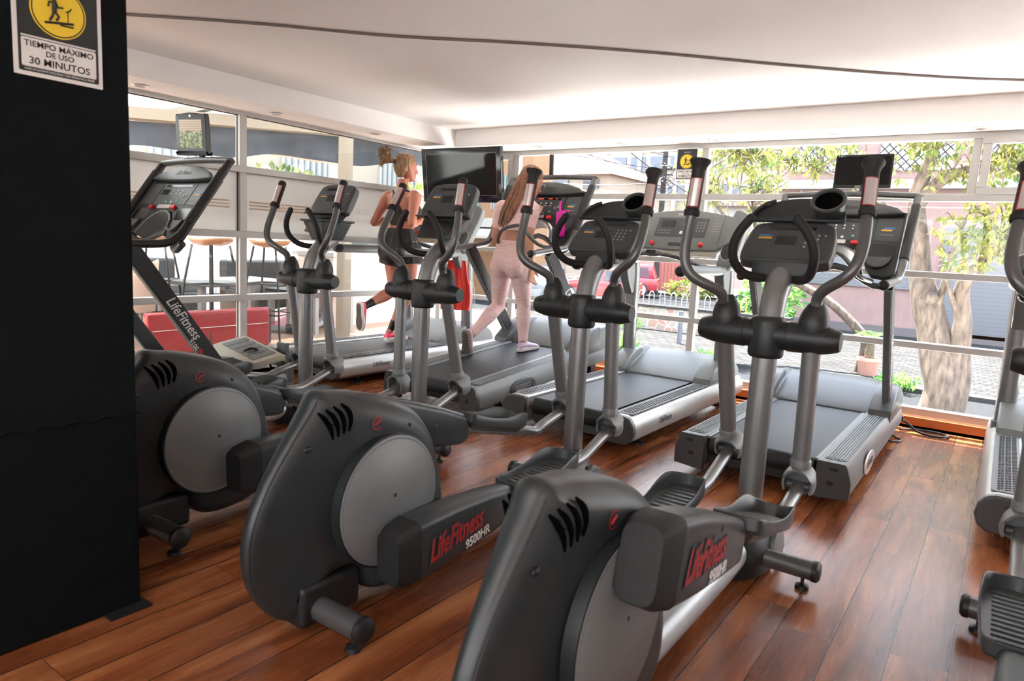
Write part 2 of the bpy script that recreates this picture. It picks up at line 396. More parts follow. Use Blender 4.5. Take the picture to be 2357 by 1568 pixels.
    text('lettering', 'FITNESS', .075, gl, w2, (XL-.007, 4.42, 1.37), (0, 1, 0), (0, 0, 1), sx=1.3)
    text('lettering', 'FITNESS  STUDIO', .045, gl, w2, (XL-.007, 4.42, 1.285), (0, 1, 0), (0, 0, 1), sx=1.7)
    # black pillar
    b = MB(); b.box((-2.3, .37, CE/2), (.52, 1.26, CE))
    p = struct(b.build('wall_pillar', M['pillar'], bevel=.012))
    b = MB(); n = 60
    b.tube([(-2.037, 1.004-.03*k*.7+0*k, .60+.006*sin(k*1.7)) for k in range(n)], .004, 6); b.build('seam', M['pillar'], p)
    b = MB(); b.box((-2.03, .95, .004), (.06, .12, .008)); b.build('base_plate', M['black'], p)
room()
def lamps():  # unseen fill lamps, added to brighten the sides facing the camera
    proto = None
    for x, y, lb in ((-3.6, -.9, 'left front'), (-1.2, -.9, 'middle front'), (1.4, -.9, 'right front'), (-3.6, -2.6, 'left rear'), (-1.2, -2.6, 'middle rear'), (1.4, -2.6, 'right rear')):
        t = thing('fill_lamp', 'unseen white rectangular fill lamp added behind the camera, ' + lb + ' one', 'lamp', (x, y, CE), group='added fill lamps in the back of the gym')
        b = MB(); b.box((0, 0, -.03), (1.3, .4, .06)); b.build('housing', M['wallw'], t)
        l = bpy.data.lights.new('fill_light', 'AREA'); l.shape = 'RECTANGLE'; l.size = 1.24; l.size_y = .34; l.energy = FILL_POWER; l.color = (1, .95, .92)
        o = bpy.data.objects.new('fill_light', l); COL.objects.link(o); o.location = (0, 0, -.065); o.parent = t
FILL_POWER = 5
lamps()
# recessed downlights in the dropped beams
def downlights():
    proto = None
    P = [((-4.72, 2.38), 'downlight, leftmost, near the black pillar'), ((-4.69, 3.39), 'downlight in the side beam right of the tall window post'),
         ((-4.66, 4.38), 'downlight in the side beam above the blonde runner'), ((-3.62, 5.42), 'downlight in the front beam above the woman in pink'),
         ((-2.81, 5.46), 'downlight in the front beam between the woman in pink and the hanging notice'), ((-2.0, 5.47), 'downlight in the front beam just right of the hanging notice'),
         ((-1.14, 5.46), 'downlight in the front beam above the small monitor'), ((-.26, 5.49), 'rightmost downlight, above the small hinged sash')]
    for (x, y), lab in P:
        if proto is None:
            t = proto = thing('downlight', '', 'light', (x, y, SO))
            b = MB(); b.lathe([(.052, 0), (.055, -.003), (.05, -.007), (.04, -.005), (.037, 0)], (0, 0, 0)); b.build('ring', mat('downlight_ring', (.55, .5, .45), .3, .6), t)
            b = MB(); b.lathe([(.037, -.002), (.02, -.0035), (.001, -.004)], (0, 0, 0)); b.build('lamp', mat('lamp_glass', (.25, .22, .2), .25), t)
        else: t = copy_tree(proto); t.location = (x, y, SO)
        tag(t, 'round recessed ' + lab, 'light', 'recessed downlights')
downlights()
b = MB(); pts = [(-5.2, .8), (-4.3, 1.45), (-3.75, 1.85), (-3.25, 2.25), (-2.775, 2.70), (-2.22, 3.10), (-1.68, 3.54), (-1.14, 4.05), (-.57, 4.54), (-.06, 4.88), (.8, 5.3)]
b.tube([(x, y, CE-.006) for x, y in pts], .0075, 8, sp=6)
tag(b.build('ceiling_cable', mat('cable_grey', (.16, .13, .12), .6)), 'long grey cable clipped in a wavy line across the white ceiling', 'cable')
# ------------------------------------------------------------------ elliptical trainers (local frame: front post at 0, +y to the street, x to the right)
def trainer(name, label, loc, rz, JL, JR, pL, pR, flare, rack, bag=False):
    T = thing(name, label, 'elliptical trainer', loc, rz, 'elliptical trainers in a row')
    # frame
    b = MB(); b.tube([(0, -.05, .10), (0, -.3, .085), (0, -1.12, .085)], .06, 22); b.build('rail', M['silverl'], T)
    b = MB()
    b.loft([[(rx*cos(a), -.035+dy+ry*sin(a), z) for a in [2*pi*k/28 for k in range(28)]] for rx, ry, z, dy in
            ((.105, .175, .012, 0), (.115, .18, .05, 0), (.108, .165, .11, 0), (.09, .135, .16, 0), (.066, .09, .198, .01), (.046, .056, .214, .03))])
    b.build('base_cowl', M['char'], T)
    for sx in (-1, 1):
        b = MB(); b.prism([(-.09, 0), (.07, 0), (.085, .04), (.05, .10), (-.02, .125), (-.08, .09)], (sx*.098, .03, .03), (0, 1, 0), (0, 0, 1), (sx*.022, 0, 0), .006)
        b.build('cowl_ear', M['tgrey'], T)
    for nm, y, hw, r in (('front_stabilizer', -.075, .262, .034), ('rear_stabilizer', -1.515, .235, .035)):
        b = MB(); b.cyl((-hw, y, .073), (hw, y, .073), r, n=22); st = b.build(nm, M['greyt'], T)
        for sx in (-1, 1):
            b = MB(); b.tube([(sx*hw, y, .073), (sx*(hw+.016), y, .073), (sx*(hw+.024), y, .073), (sx*(hw+.026), y, .073)], [r+.003, r+.003, r-.006, .004], 22); b.build('end_cap', M['black'], st)
            b = MB(); b.lathe([(.006, .05), (.006, .02), (.012, .018), (.022, .013), (.024, .0)], (sx*(hw-.03), y, 0)); b.build('foot', M['black'], st)
    b = MB(); b.tube([(0, .015, .12), (0, .012, .5), (0, .02, .84), (0, .04, .93), (0, .075, 1.02), (0, .14, 1.085), (0, .215, 1.13)], [.044, .044, .044, .045, .047, .049, .05], 22, sp=4)
    b.build('post', M['silver'], T)
    # cross hub and pivots
    PZ = .872; PY = .02
    b = MB(); b.lathe([(.054, -.085), (.06, -.08), (.063, -.07), (.063, .045), (.058, .06), (.05, .066)], (0, PY, PZ), n=28)
    b.tube([(-.078, PY, PZ), (.078, PY, PZ)], .052, 22); b.build('hub', M['char'], T)
    for sx in (-1, 1):
        b = MB()
        b.tube([(sx*x, PY, PZ) for x in (.076, .078, .15, .195, .225, .243, .25)], [.053, .055, .054, .051, .044, .039, .034], 24)
        b.tube([(sx*.155, PY, PZ-.03), (sx*.155, PY, PZ+.0), (sx*.155, PY, .92), (sx*.157, PY+.002, .955), (sx*.159, PY+.004, .985), (sx*.161, PY+.004, 1.003)], [.036, .045, .052, .047, .034, .021], 22, sp=3)
        ho = b.build('pivot_housing', M['char'], T)
        for dx, a in ((.11, .5), (.205, .5), (.135, -.9)):
            b = MB(); b.cyl((sx*dx, PY-.05*cos(a), PZ+.05*sin(a)), (sx*dx, PY-.0548*cos(a), PZ+.0548*sin(a)), .0062, n=10)
            b.build('screw_hole', M['black'], ho)
    # swinging arms
    for sx, JY, pz, gn in ((-1, JL, pL, 'L'), (1, JR, pR, 'R')):
        ln = .55; th = math.asin(max(-.9, min(.9, (JY-PY)/ln))); JZ = PZ-ln*cos(th)
        X = sx*.157
        def rot(p):
            y, z = p[1]-PY, p[2]-PZ
            return V((p[0], PY+y*cos(th)-z*sin(th), PZ+y*sin(th)+z*cos(th)))
        def lo(d, off=0.0): return V((X, PY+sin(th)*d+cos(th)*off, PZ-cos(th)*d+sin(th)*off))
        b = MB(); b.tube([lo(.03), lo(.46)], .0315, 20); b.build('lower_arm', M['silver'], T)
        b = MB(); b.tube([lo(.445), lo(.452), lo(.475), lo(.478)], [.032, .0365, .0365, .032], 20)
        # hood bent like a mudguard round the joint
        R0 = Matrix.Rotation(th, 4, 'X')
        rings = []
        for k in range(17):
            a = radians(-28+236*k/16); r = .056; wd = .05 if 3 < k < 13 else .034
            q = []
            for rr, yy in ((r, -wd), (r+.004, -wd*.5), (r+.006, 0), (r+.004, wd*.5), (r, wd), (r-.008, wd*.95), (r-.005, 0), (r-.008, -wd*.95)):
                p = R0 @ V((rr*cos(a)*.95, yy, rr*sin(a)*1.12)); q.append(V((X, JY, JZ+.012))+p)
            rings.append(q)
        b.loft(rings)
        yb = R0 @ V((0, .040, 0)); b.tube([V((X, JY, JZ+.012))+yb*.6, V((X, JY, JZ+.012))+yb, V((X, JY, JZ+.012))+yb*1.35], [.052, .050, .03], 20, flat=1.08); b.build('joint_hood', M['tgrey'], T)
        b = MB(); b.cyl((X-.040, JY, JZ), (X+.040, JY, JZ), .015, n=16); b.build('joint_pin', M['tgreyd'], T)
        # handle
        ex = 0.03
        hp = [(sx*.16, PY, .985), (sx*.162, PY-.005, 1.02), (sx*.19, PY-.03, 1.055), (sx*.245, PY-.05, 1.095), (sx*.275, PY-.045, 1.135), (sx*.288, PY-.02, 1.19), (sx*.286, PY+.02, 1.26), (sx*.280, PY+.045, 1.31)]
        hp = [rot(p) for p in hp]
        b = MB(); b.tube(hp, .0195, 16, sp=4); hd = b.build('handle', M['greyt'], T)
        g0 = rot((sx*.2815, PY+.04, 1.30)); g1 = rot((sx*.270, PY+.13, 1.485)) if flare else rot((sx*.272, PY+.125, 1.452)); d = (g1-g0)
        g = [g0+d*t for t in (0, .02, .12, .14, .9, .96, 1.0)]
        rr = [.0265, .0285, .0285, .0245, .0245, .022, .012]
        if flare: g = [g0+d*t for t in (0, .02, .1, .12, .80, .86, .93, .97, 1.0, 1.015)]; rr = [.0265, .0285, .0285, .0245, .0245, .027, .036, .0385, .036, .02]
        b = MB(); b.tube(g, rr, 20); gr = b.build('grip', M['foam'], hd)
        dn = d.normalized(); side = V((1, 0, 0)); nn = side.cross(dn).normalized()
        if nn.y > 0: nn = -nn
        for mm, w0, t0, t1, off in (('red', 1.0, .15, .80 if not flare else .66, .0), ('sensor', .82, .165, .785 if not flare else .645, .0008)):
            b = MB(); rows = []
            for t in (t0, t1):
                c = g0+d*t; rows.append([c+(side*sin(a)+nn*cos(a))*(.0252+off) for a in [w0*(-.95+1.9*k/8)+.25 for k in range(9)]])
            b.loft(rows, cap=False, closed=False); o = b.build('sensor_rim' if mm == 'red' else 'sensor_plate', M[mm], gr)
        # pedal arm: joint -> knee -> crank pin
        K = V((X, JY-.26, JZ-.085 + (.0 if pz < .35 else .02))); PN = V((X, JY-1.34, pz))
        sl = (PN-K).normalized()
        b = MB(); b.tube([V((X, JY, JZ-.002)), V((X, JY-.03, JZ-.01)), K+V((0, .07, .02)), K, K+sl*.1, K+sl*.65], .0235, 16, sp=3); b.build('pedal_arm', M['silver'], T)
        up = V((1, 0, 0)).cross(sl); up = -up if up.z < 0 else up
        fw = -sl
        # crank arm cover
        A = PN-sl*.56+V((0, 0, 0)); Bk = PN+sl*.075
        L = (Bk-A).length
        rings = []
        cx0 = sx*.163
        for t, h0, h1, hw in ((0, -.058, .050, .034), (.06, -.066, .058, .043), (.3, -.078, .078, .05), (.6, -.092, .094, .054), (.86, -.098, .096, .056), (.95, -.094, .088, .052), (1.0, -.082, .074, .044)):
            c = A+(Bk-A)*t; c = V((cx0, c.y, c.z)); q = []
            for px, py in rrect(2*hw, h1-h0, .024 if t < .9 else .028, 4): q.append(c+V((px, 0, 0))+up*(py+(h1+h0)/2))
            rings.append(q)
        b = MB(); b.loft(rings); cv = b.build('crank_cover', M['shroud'], T)
        b = MB(); b.loft([[p+(Bk-A)*.004+(p-sum(rings[k], V())/len(rings[k]))*.012 for p in rings[k]] for k in (4, 5, 6)]); b.build('cover_end', M['foam'], cv)
        for t, z in ((.45, .055), (.93, .06)):
            b = MB(); c = A+(Bk-A)*t; b.cyl(V((cx0+sx*.040, c.y, c.z))+up*z, V((cx0+sx*.0535, c.y, c.z))+up*z, .006, n=10)
            b.build('screw_hole', M['black'], cv)
        if sx > 0:
            c0 = A+(Bk-A)*.60; o = V((cx0+.0552, c0.y, c0.z)); ux = (fw+V((-.021, 0, 0))).normalized(); uy = up
            tilt = .12
            ux2 = (ux*cos(tilt)+uy*sin(tilt)); uy2 = (uy*cos(tilt)-ux*sin(tilt))
            text('lettering', 'LifeFitness', .105, M['decal'], cv, o, ux2, uy2, shear=.45, bold=.06, sx=.62, ext=.0006)
            text('lettering', 'LifeFitness', .105, M['red'], cv, o+V((.0006, 0, 0)), ux2, uy2, shear=.45, bold=.014, sx=.62, ext=.0006)
            text('lettering', '9500HR', .045, M['white'], cv, o+V((.0006, 0, 0))+ux2*.105-uy2*.062, ux2, uy2, bold=.02, shear=.15, sx=.9, ext=.0006)
        # foot tray
        C0 = V((X+sx*.012, JY-.59, 0)); tt = (C0.y-K.y)/(PN.y-K.y); C0.z = (K+(PN-K)*tt).z+.032
        out = catmull([(-.072, -.20), (-.078, -.05), (-.08, .08), (-.062, .185), (0, .222), (.062, .185), (.08, .08), (.078, -.05), (.072, -.20), (.05, -.235), (-.05, -.235)][::-1], 4, True) if 0 else None
        o2 = [V((p[0], p[1], 0)) for p in [(-.070, -.20), (-.078, -.05), (-.08, .08), (-.062, .185), (0, .222), (.062, .185), (.08, .08), (.078, -.05), (.070, -.20), (.045, -.228), (0, -.232), (-.045, -.228)]]
        oc = catmull(o2, 4, True)
        def hgt(y):
            k = (y+.23)/.45
            return .022+.010*math.exp(-((k-.02)/.12)**2)+.034*math.exp(-((k-.82)/.22)**2)
        def P(p, z, s): return C0+V((p.x*s, 0, 0))+fw*(p.y*s)+up*z
        rings = [[P(p, -.012, .93) for p in oc], [P(p, .0, .99) for p in oc], [P(p, hgt(p.y), 1.0) for p in oc], [P(p, hgt(p.y)+.003, .975) for p in oc], [P(p, hgt(p.y), .95) for p in oc], [P(p, .004, .92) for p in oc]]
        b = MB(); b.loft(rings); tr = b.build('foot_tray', M['charg'], T)
        b = MB()
        for k in range(11):
            y = -.15+k*.03; b.box(P(V((0, y, 0)), .006, 1), (.10, .012, .003), Euler((atan2(-sl.z, -sl.y) if 0 else 0, 0, 0)))
        b.build('tread_ribs', M['charg'], tr)
        b = MB(); b.hexa([C0+V((dx, 0, 0))+fw*y-up*.045 for dx, y in ((-.03, -.17), (.03, -.17), (.03, .15), (-.03, .15))], [C0+V((dx, 0, 0))+fw*y-up*.010 for dx, y in ((-.05, -.2), (.05, -.2), (.05, .19), (-.05, .19))])
        b.build('tray_bracket', M['greyt'], T, bevel=.003)
    # drive housing
    prof = [(-1.505, .705), (-1.54, .655), (-1.605, .565), (-1.665, .475), (-1.71, .38), (-1.727, .29), (-1.715, .20), (-1.67, .115), (-1.61, .055), (-1.53, .045), (-1.47, .14), (-1.38, .145), (-1.33, .06), (-1.25, .035), (-1.12, .05), (-1.02, .10), (-.985, .2), (-1.005, .33), (-1.035, .44), (-1.075, .53), (-1.14, .605), (-1.24, .655), (-1.36, .687), (-1.45, .70)]
    oc = catmull([(p[0], p[1], 0) for p in prof[:1]+prof[1:]], 4, True)
    cen = V((-1.30, .35, 0)); b = MB(); rings = []
    # section: thin ridge along the tail, swelling to the flanks round the flywheel
    HW = .108
    def sect(y, z): 
        tl = max(0, min(1, (-1.20-y)/.50)); tl = tl*tl*(3-2*tl)
        tp = max(0, min(1, (z-.52)/.2))
        return HW*(1-.66*tl)*(1-.10*tp*tp)
    for k in range(-8, 9):
        t = k/8; x = math.copysign(sin(abs(t)*pi/2)**.8, t)
        d = .085*(1-max(0, cos(abs(t)*pi/2))**.75)
        q = []
        poly = inset([V((p.x, p.y)) for p in oc], d) if d > 0 else [V((p.x, p.y)) for p in oc]
        for p in poly: q.append(V((x*sect(p.x, p.y), p.x, p.y)))
        rings.append(q)
    b.loft(rings)
    hs = b.build('drive_housing', M['shroud'], T, ang=60)
    for sx in (-1, 1):
        yc = -1.285; zc = .35
        b = MB(); b.lathe([(.203, -.03), (.203, .002), (.199, .0045), (.192, .004), (.190, .0055), (.002, .009)], (sx*.1075, yc, zc), (sx, 0, 0), 56)
        b.build('flywheel_disc', M['disc'], T)
        b = MB(); b.lathe([(.208, -.03), (.2085, .0012), (.203, .002)], (sx*.1075, yc, zc), (sx, 0, 0), 56); b.build('disc_rim', M['char'], T)
        b = MB(); b.cyl((sx*.1145, yc+.01, zc+.015), (sx*.117, yc+.01, zc+.015), .006, n=12); b.build('hub_screw', M['black'], T)
    def flank(y, z, off=0): return V((sect(y, z)-.0012+off, y, z))
    for sx in (-1, 1):
        for k in range(4):
            pts = [(-1.525+.024*k, .655+.006*k), (-1.503+.024*k, .632+.006*k), (-1.487+.021*k, .603+.006*k), (-1.480+.017*k, .572+.006*k)]
            b = MB(); b.tube([V((sx*(sect(y, z)*.985), y, z)) for y, z in pts], [.003, .0075, .0075, .003], 10, sp=4)
            b.build('vent_slot', M['slot'], hs)
    b = MB(); f = flank(-1.555, .555); b.ell(f, (.006, .014, .009)); b.build('screw_hole', M['black'], hs)
    for y, z in ((-1.21, .575), (-1.09, .545)):
        b = MB(); f = flank(y, z); b.ell(f, (.004, .007, .007)); b.build('screw_hole', M['black'], hs)
    b = MB(); f = flank(-1.335, .60, .0012)
    rg = [[f+V((0, rr*cos(a), rr*sin(a))) for a in [2*pi*k/24 for k in range(24)]] for rr in (.021, .0175)]
    b.loft(rg, cap=False); b.build('round_emblem', M['red'], hs)
    b = MB(); b.tube([f+V((.0005, -.009, -.004)), f+V((.0005, .001, .002)), f+V((.0005, .011, .006))], .0028, 6, True); b.build('emblem_mark', M['red'], hs)
    b = MB(); b.box((0, -1.47, .09), (.13, .22, .13)); b.build('rear_foot_block', M['black'], T, bevel=.02)
    # seam line along the tail
    b = MB(); seam = [(sect(p.x, p.y)*.80, p.x+.0015, p.y) for p in oc[2:26]]
    b.tube(seam, .0016, 6); b.build('seam', M['black'], hs)
    # console
    up_tilt = .80 if rack else 1.02
    cy, cz = (.185, 1.215) if rack else (.21, 1.375); KX = 1 if rack else 1.12
    R = Matrix.Rotation(up_tilt, 4, 'X')
    W = Matrix.Translation((0, cy, cz)) @ R
    def c3(x, y, z=0): return W @ V((x*KX, y*KX, z))
    n3 = (W.to_3x3() @ V((0, 0, 1))); ux = V((1, 0, 0)); uy = W.to_3x3() @ V((0, 1, 0))
    shp = catmull([(-.165, -.07, 0), (-.155, .06, 0), (-.12, .1, 0), (0, .108, 0), (.12, .1, 0), (.155, .06, 0), (.165, -.07, 0), (.135, -.105, 0), (0, -.11, 0), (-.135, -.105, 0)][::-1], 5, True)
    b = MB(); b.prism([(p.x, p.y) for p in shp], c3(0, 0, -.055), ux, uy, n3*.055, .012); cs = b.build('console', M['charg'], T)
    b = MB(); b.prism([(p.x*.9, p.y*.87) for p in shp], c3(0, 0, 0.0), ux, uy, n3*.0016); b.build('display_face', M['panel'], cs)
    for nm, mm, cx, cyy, w_, h_ in (('program_display', 'screen', .0, .065, .17, .018), ('heart_display', 'screen', -.01, .0, .075, .045), ('chart_print', 'orange', -.09, .012, .05, .009), ('chart_print', 'blue', -.09, .026, .05, .006)):
        b = MB(); b.prism(rrect(w_, h_, .002, 2, cx, cyy), c3(0, 0, .0016), ux, uy, n3*.0008); b.build(nm, M[mm], cs)
    b = MB()
    for i in range(3):
        for j in range(4): b.prism(circ(.0048, 10, .062+i*.02, .03-j*.02), c3(0, 0, .0016), ux, uy, n3*.002)
    b.prism(circ(.0048, 10, .125, .03), c3(0, 0, .0016), ux, uy, n3*.002)
    b.build('keypad', mat('key_print', (.3, .3, .28), .5) if 'key' not in M else M['key'], cs)
    b = MB()
    if rack:
        b.prism(rrect(.21, .055, .006, 3), c3(0.0, -.112, -.035), ux, (0, 0, 1), (0, -.028, 0), .004)
    b.tube([c3(0, -.03, -.10) if rack else V((0, .225, 1.14)), c3(0, 0, -.04) if rack else V((0, .245, 1.33))], .05, 16); b.build('console_mount', M['char'], T)
    if rack:
        sh = [(-.17, 0), (-.165, .03), (-.13, .085), (-.06, .118), (.03, .125), (.12, .115), (.17, .05), (.17, 0)]
        base = c3(0, .10, .006); uyy = V((0, cos(.85), sin(.85))); nn = V((0, -sin(.85), cos(.85)))
        shc = [(p.x, p.y) for p in catmull([(a, c, 0) for a, c in sh], 4)]
        b = MB(); b.prism(shc[::-1], base-nn*.01, ux, uyy, nn*.01, .003); b.build('reading_rack', M['char'], cs)
        b = MB(); b.tube([base+ux*x+nn*.008 for x in (-.172, -.08, .08, .172)], .008, 10, True); b.tube([base+ux*a+uyy*c+nn*.006 for a, c in ((-.17, .01), (-.16, .045), (-.13, .088), (-.10, .104))], .007, 10, True, sp=3)
        b.build('rack_lip', M['char'], cs)
        cc = base+ux*.112+uyy*.060+nn*.045
        b = MB(); b.lathe([(.036, -.06), (.048, -.055), (.058, -.005), (.063, .008), (.059, .015), (.050, .012), (.046, -.005), (.038, -.045), (.001, -.047)], cc, nn, 30); b.build('cup_holder', M['charg'], cs)
        b = MB(); b.lathe([(.0475, .004), (.045, -.006), (.037, -.043), (.001, -.045)], cc+nn*.001, nn, 30); b.build('cup_liner', M['slot'], cs)
    else:
        b = MB(); q0 = c3(0, -.108, .004)
        b.prism(rrect(.30, .045, .006, 3), q0-V((0, .018, .004)), ux, V((0, -1, .25)).normalized(), V((0, .0, .008)), .003); b.build('reading_ledge', M['char'], cs)
        b = MB(); b.prism([(-.13, 0), (-.105, -.135), (.085, -.135), (.135, 0)], c3(0, -.105, -.01)+V((0, .0, -.0)), ux, V((0, .62, .78)).normalized(), V((0, .045, -.01)), .006); b.build('lower_panel', M['char'], cs)
        if bag:
            b = MB(); z0, z1 = 1.115, 1.225
            b.hexa([(-.04, .08, z0), (.07, .08, z0), (.07, .24, z0), (-.04, .24, z0)], [(-.075, .04, z1), (.105, .04, z1), (.105, .28, z1), (-.075, .28, z1)])
            b.box((.015, .16, z1+.006), (.205, .265, .014)); b.build('storage_box', M['charg'], T, bevel=.008)
    # fixed grips
    for sx in (-1, 1):
        g = [(sx*.042, .13, 1.075), (sx*.08, .09, 1.072), (sx*.118, .035, 1.09), (sx*.139, -.01, 1.135), (sx*.138, -.03, 1.19), (sx*.115, -.04, 1.24), (sx*.08, -.045, 1.285)]
        b = MB(); b.tube(g, .0165, 16, True, sp=4); b.build('fixed_grip', M['foam'], T)
    return T
M['decal'] = mat('decal_outline', (.045, .052, .052), .5)
M['key'] = mat('key_print', (.34, .33, .3), .5)
TR = [trainer('elliptical_trainer', 'grey elliptical trainer farthest left with square storage box under its console', (-3.48, 2.72, 0), radians(1), .11, .10, .45, .27, False, False, True),
      trainer('elliptical_trainer', 'grey elliptical trainer just behind the black pillar, console tilted up', (-2.54, 2.74, 0), radians(2), .02, .17, .49, .23, False, False),
      trainer('elliptical_trainer', 'grey elliptical trainer with 9500HR lettering standing between the pillar one and the nearest', (-1.57, 2.76, 0), 0, .18, .07, .52, .20, True, True),
      trainer('elliptical_trainer', 'nearest grey elliptical trainer, its rear housing cut by the photo bottom', (-.69, 2.58, 0), 0, .22, .06, .20, .52, True, True),
      trainer('elliptical_trainer', 'elliptical trainer cut off by the right photo edge, only left side showing', (.29, 2.66, 0), 0, .02, .2, .25, .48, True, True)]
# ------------------------------------------------------------------ treadmills (local frame: rear end at 0, +y to the street)
def pad_rows(x0, x1, y0, y1, z, dots, parent, side):
    b = MB()
    out = rrect(x1-x0, y1-y0, .02, 4, (x0+x1)/2, (y0+y1)/2)
    b.prism(out, (0, 0, z), (1, 0, 0), (0, 1, 0), (0, 0, .003), .001)
    p = b.build('step_pad', M['pad'] if dots else M['tgreyd'], parent)
    b = MB()
    if dots:
        nx = 3; ny = int((y1-y0-.06)/.03)
        for i in range(nx):
            for j in range(ny):
                for h in (0, 1):
                    x = x0+.028+(x1-x0-.056)*(i+.5*0)/(nx-1)+(.012 if h else -.0); y = y0+.035+j*.03+h*.015
                    b.box((min(x, x1-.018), y, z+.0045), (.010, .007, .004))
        b.build('stud_rows', M['tgreyd'], p)
    else:
        n = 7
        for i in range(n):
            x = x0+.014+(x1-x0-.028)*i/(n-1); b.box((x, (y0+y1)/2, z+.0045), (.005, y1-y0-.03, .005))
        b.build('ribs', M['tgrey'], p)
def motor_cover(T, y0, y1, z0, m, hw=.41):
    """hood over the motor: a dished middle between two side wings"""
    b = MB(); rings = []
    ys = [(0, .0, -.02), (.04, .035, -.0), (.16, .105, .0), (.30, .15, 0), (.42, .155, 0), (.56, .13, 0), (.62, .09, 0), (.64, 0, 0)]
    xs = [-hw, -hw+.02, -hw+.10, -hw+.13, -.15, 0, .15, hw-.13, hw-.10, hw-.02, hw]
    for y, h, _ in ys:
        q = []
        for i, x in enumerate(xs):
            ax = abs(x); edge = 1 if ax < hw-.03 else (.86 if ax < hw-.001 else .55)
            dish = 1.0
            if ax < hw-.11: dish = 1-.42*max(0, 1-(y/.46)**2)+.06*(1-(x/(hw-.13))**2)
            q.append(V((x, y0+y*(y1-y0)/.64, z0+h*edge*dish)))
        q += [V((hw, y0+y*(y1-y0)/.64, z0-.05)), V((-hw, y0+y*(y1-y0)/.64, z0-.05))]
        rings.append(q)
    b.loft(rings); mc = b.build('motor_cover', m, T, ang=50, bevel=.004)
    for sx in (-1, 1):
        pr = [(-.06, 0), (-.05, .035), (.06, .105), (.16, .145), (.25, .16), (.30, .15), (.30, 0)]
        b = MB(); b.prism(pr[::-1], (sx*(hw+.008), y0, z0), (0, 1, 0), (0, 0, 1), (-sx*.13, 0, 0), .012); b.build('side_fin', m, T)
    return mc
def feet(T, pts, zt=.07):
    for x, y in pts:
        b = MB(); b.lathe([(.007, zt), (.007, .02), (.014, .016), (.036, .012), (.038, .0)], (x, y, 0)); b.build('foot', M['black'], T)
def console_plane(cy, cz, tilt):
    W = Matrix.Translation((0, cy, cz)) @ Matrix.Rotation(tilt, 4, 'X'); R = W.to_3x3()
    return (lambda x, y, z=0: W @ V((x, y, z))), V((1, 0, 0)), R @ V((0, 1, 0)), R @ V((0, 0, 1))

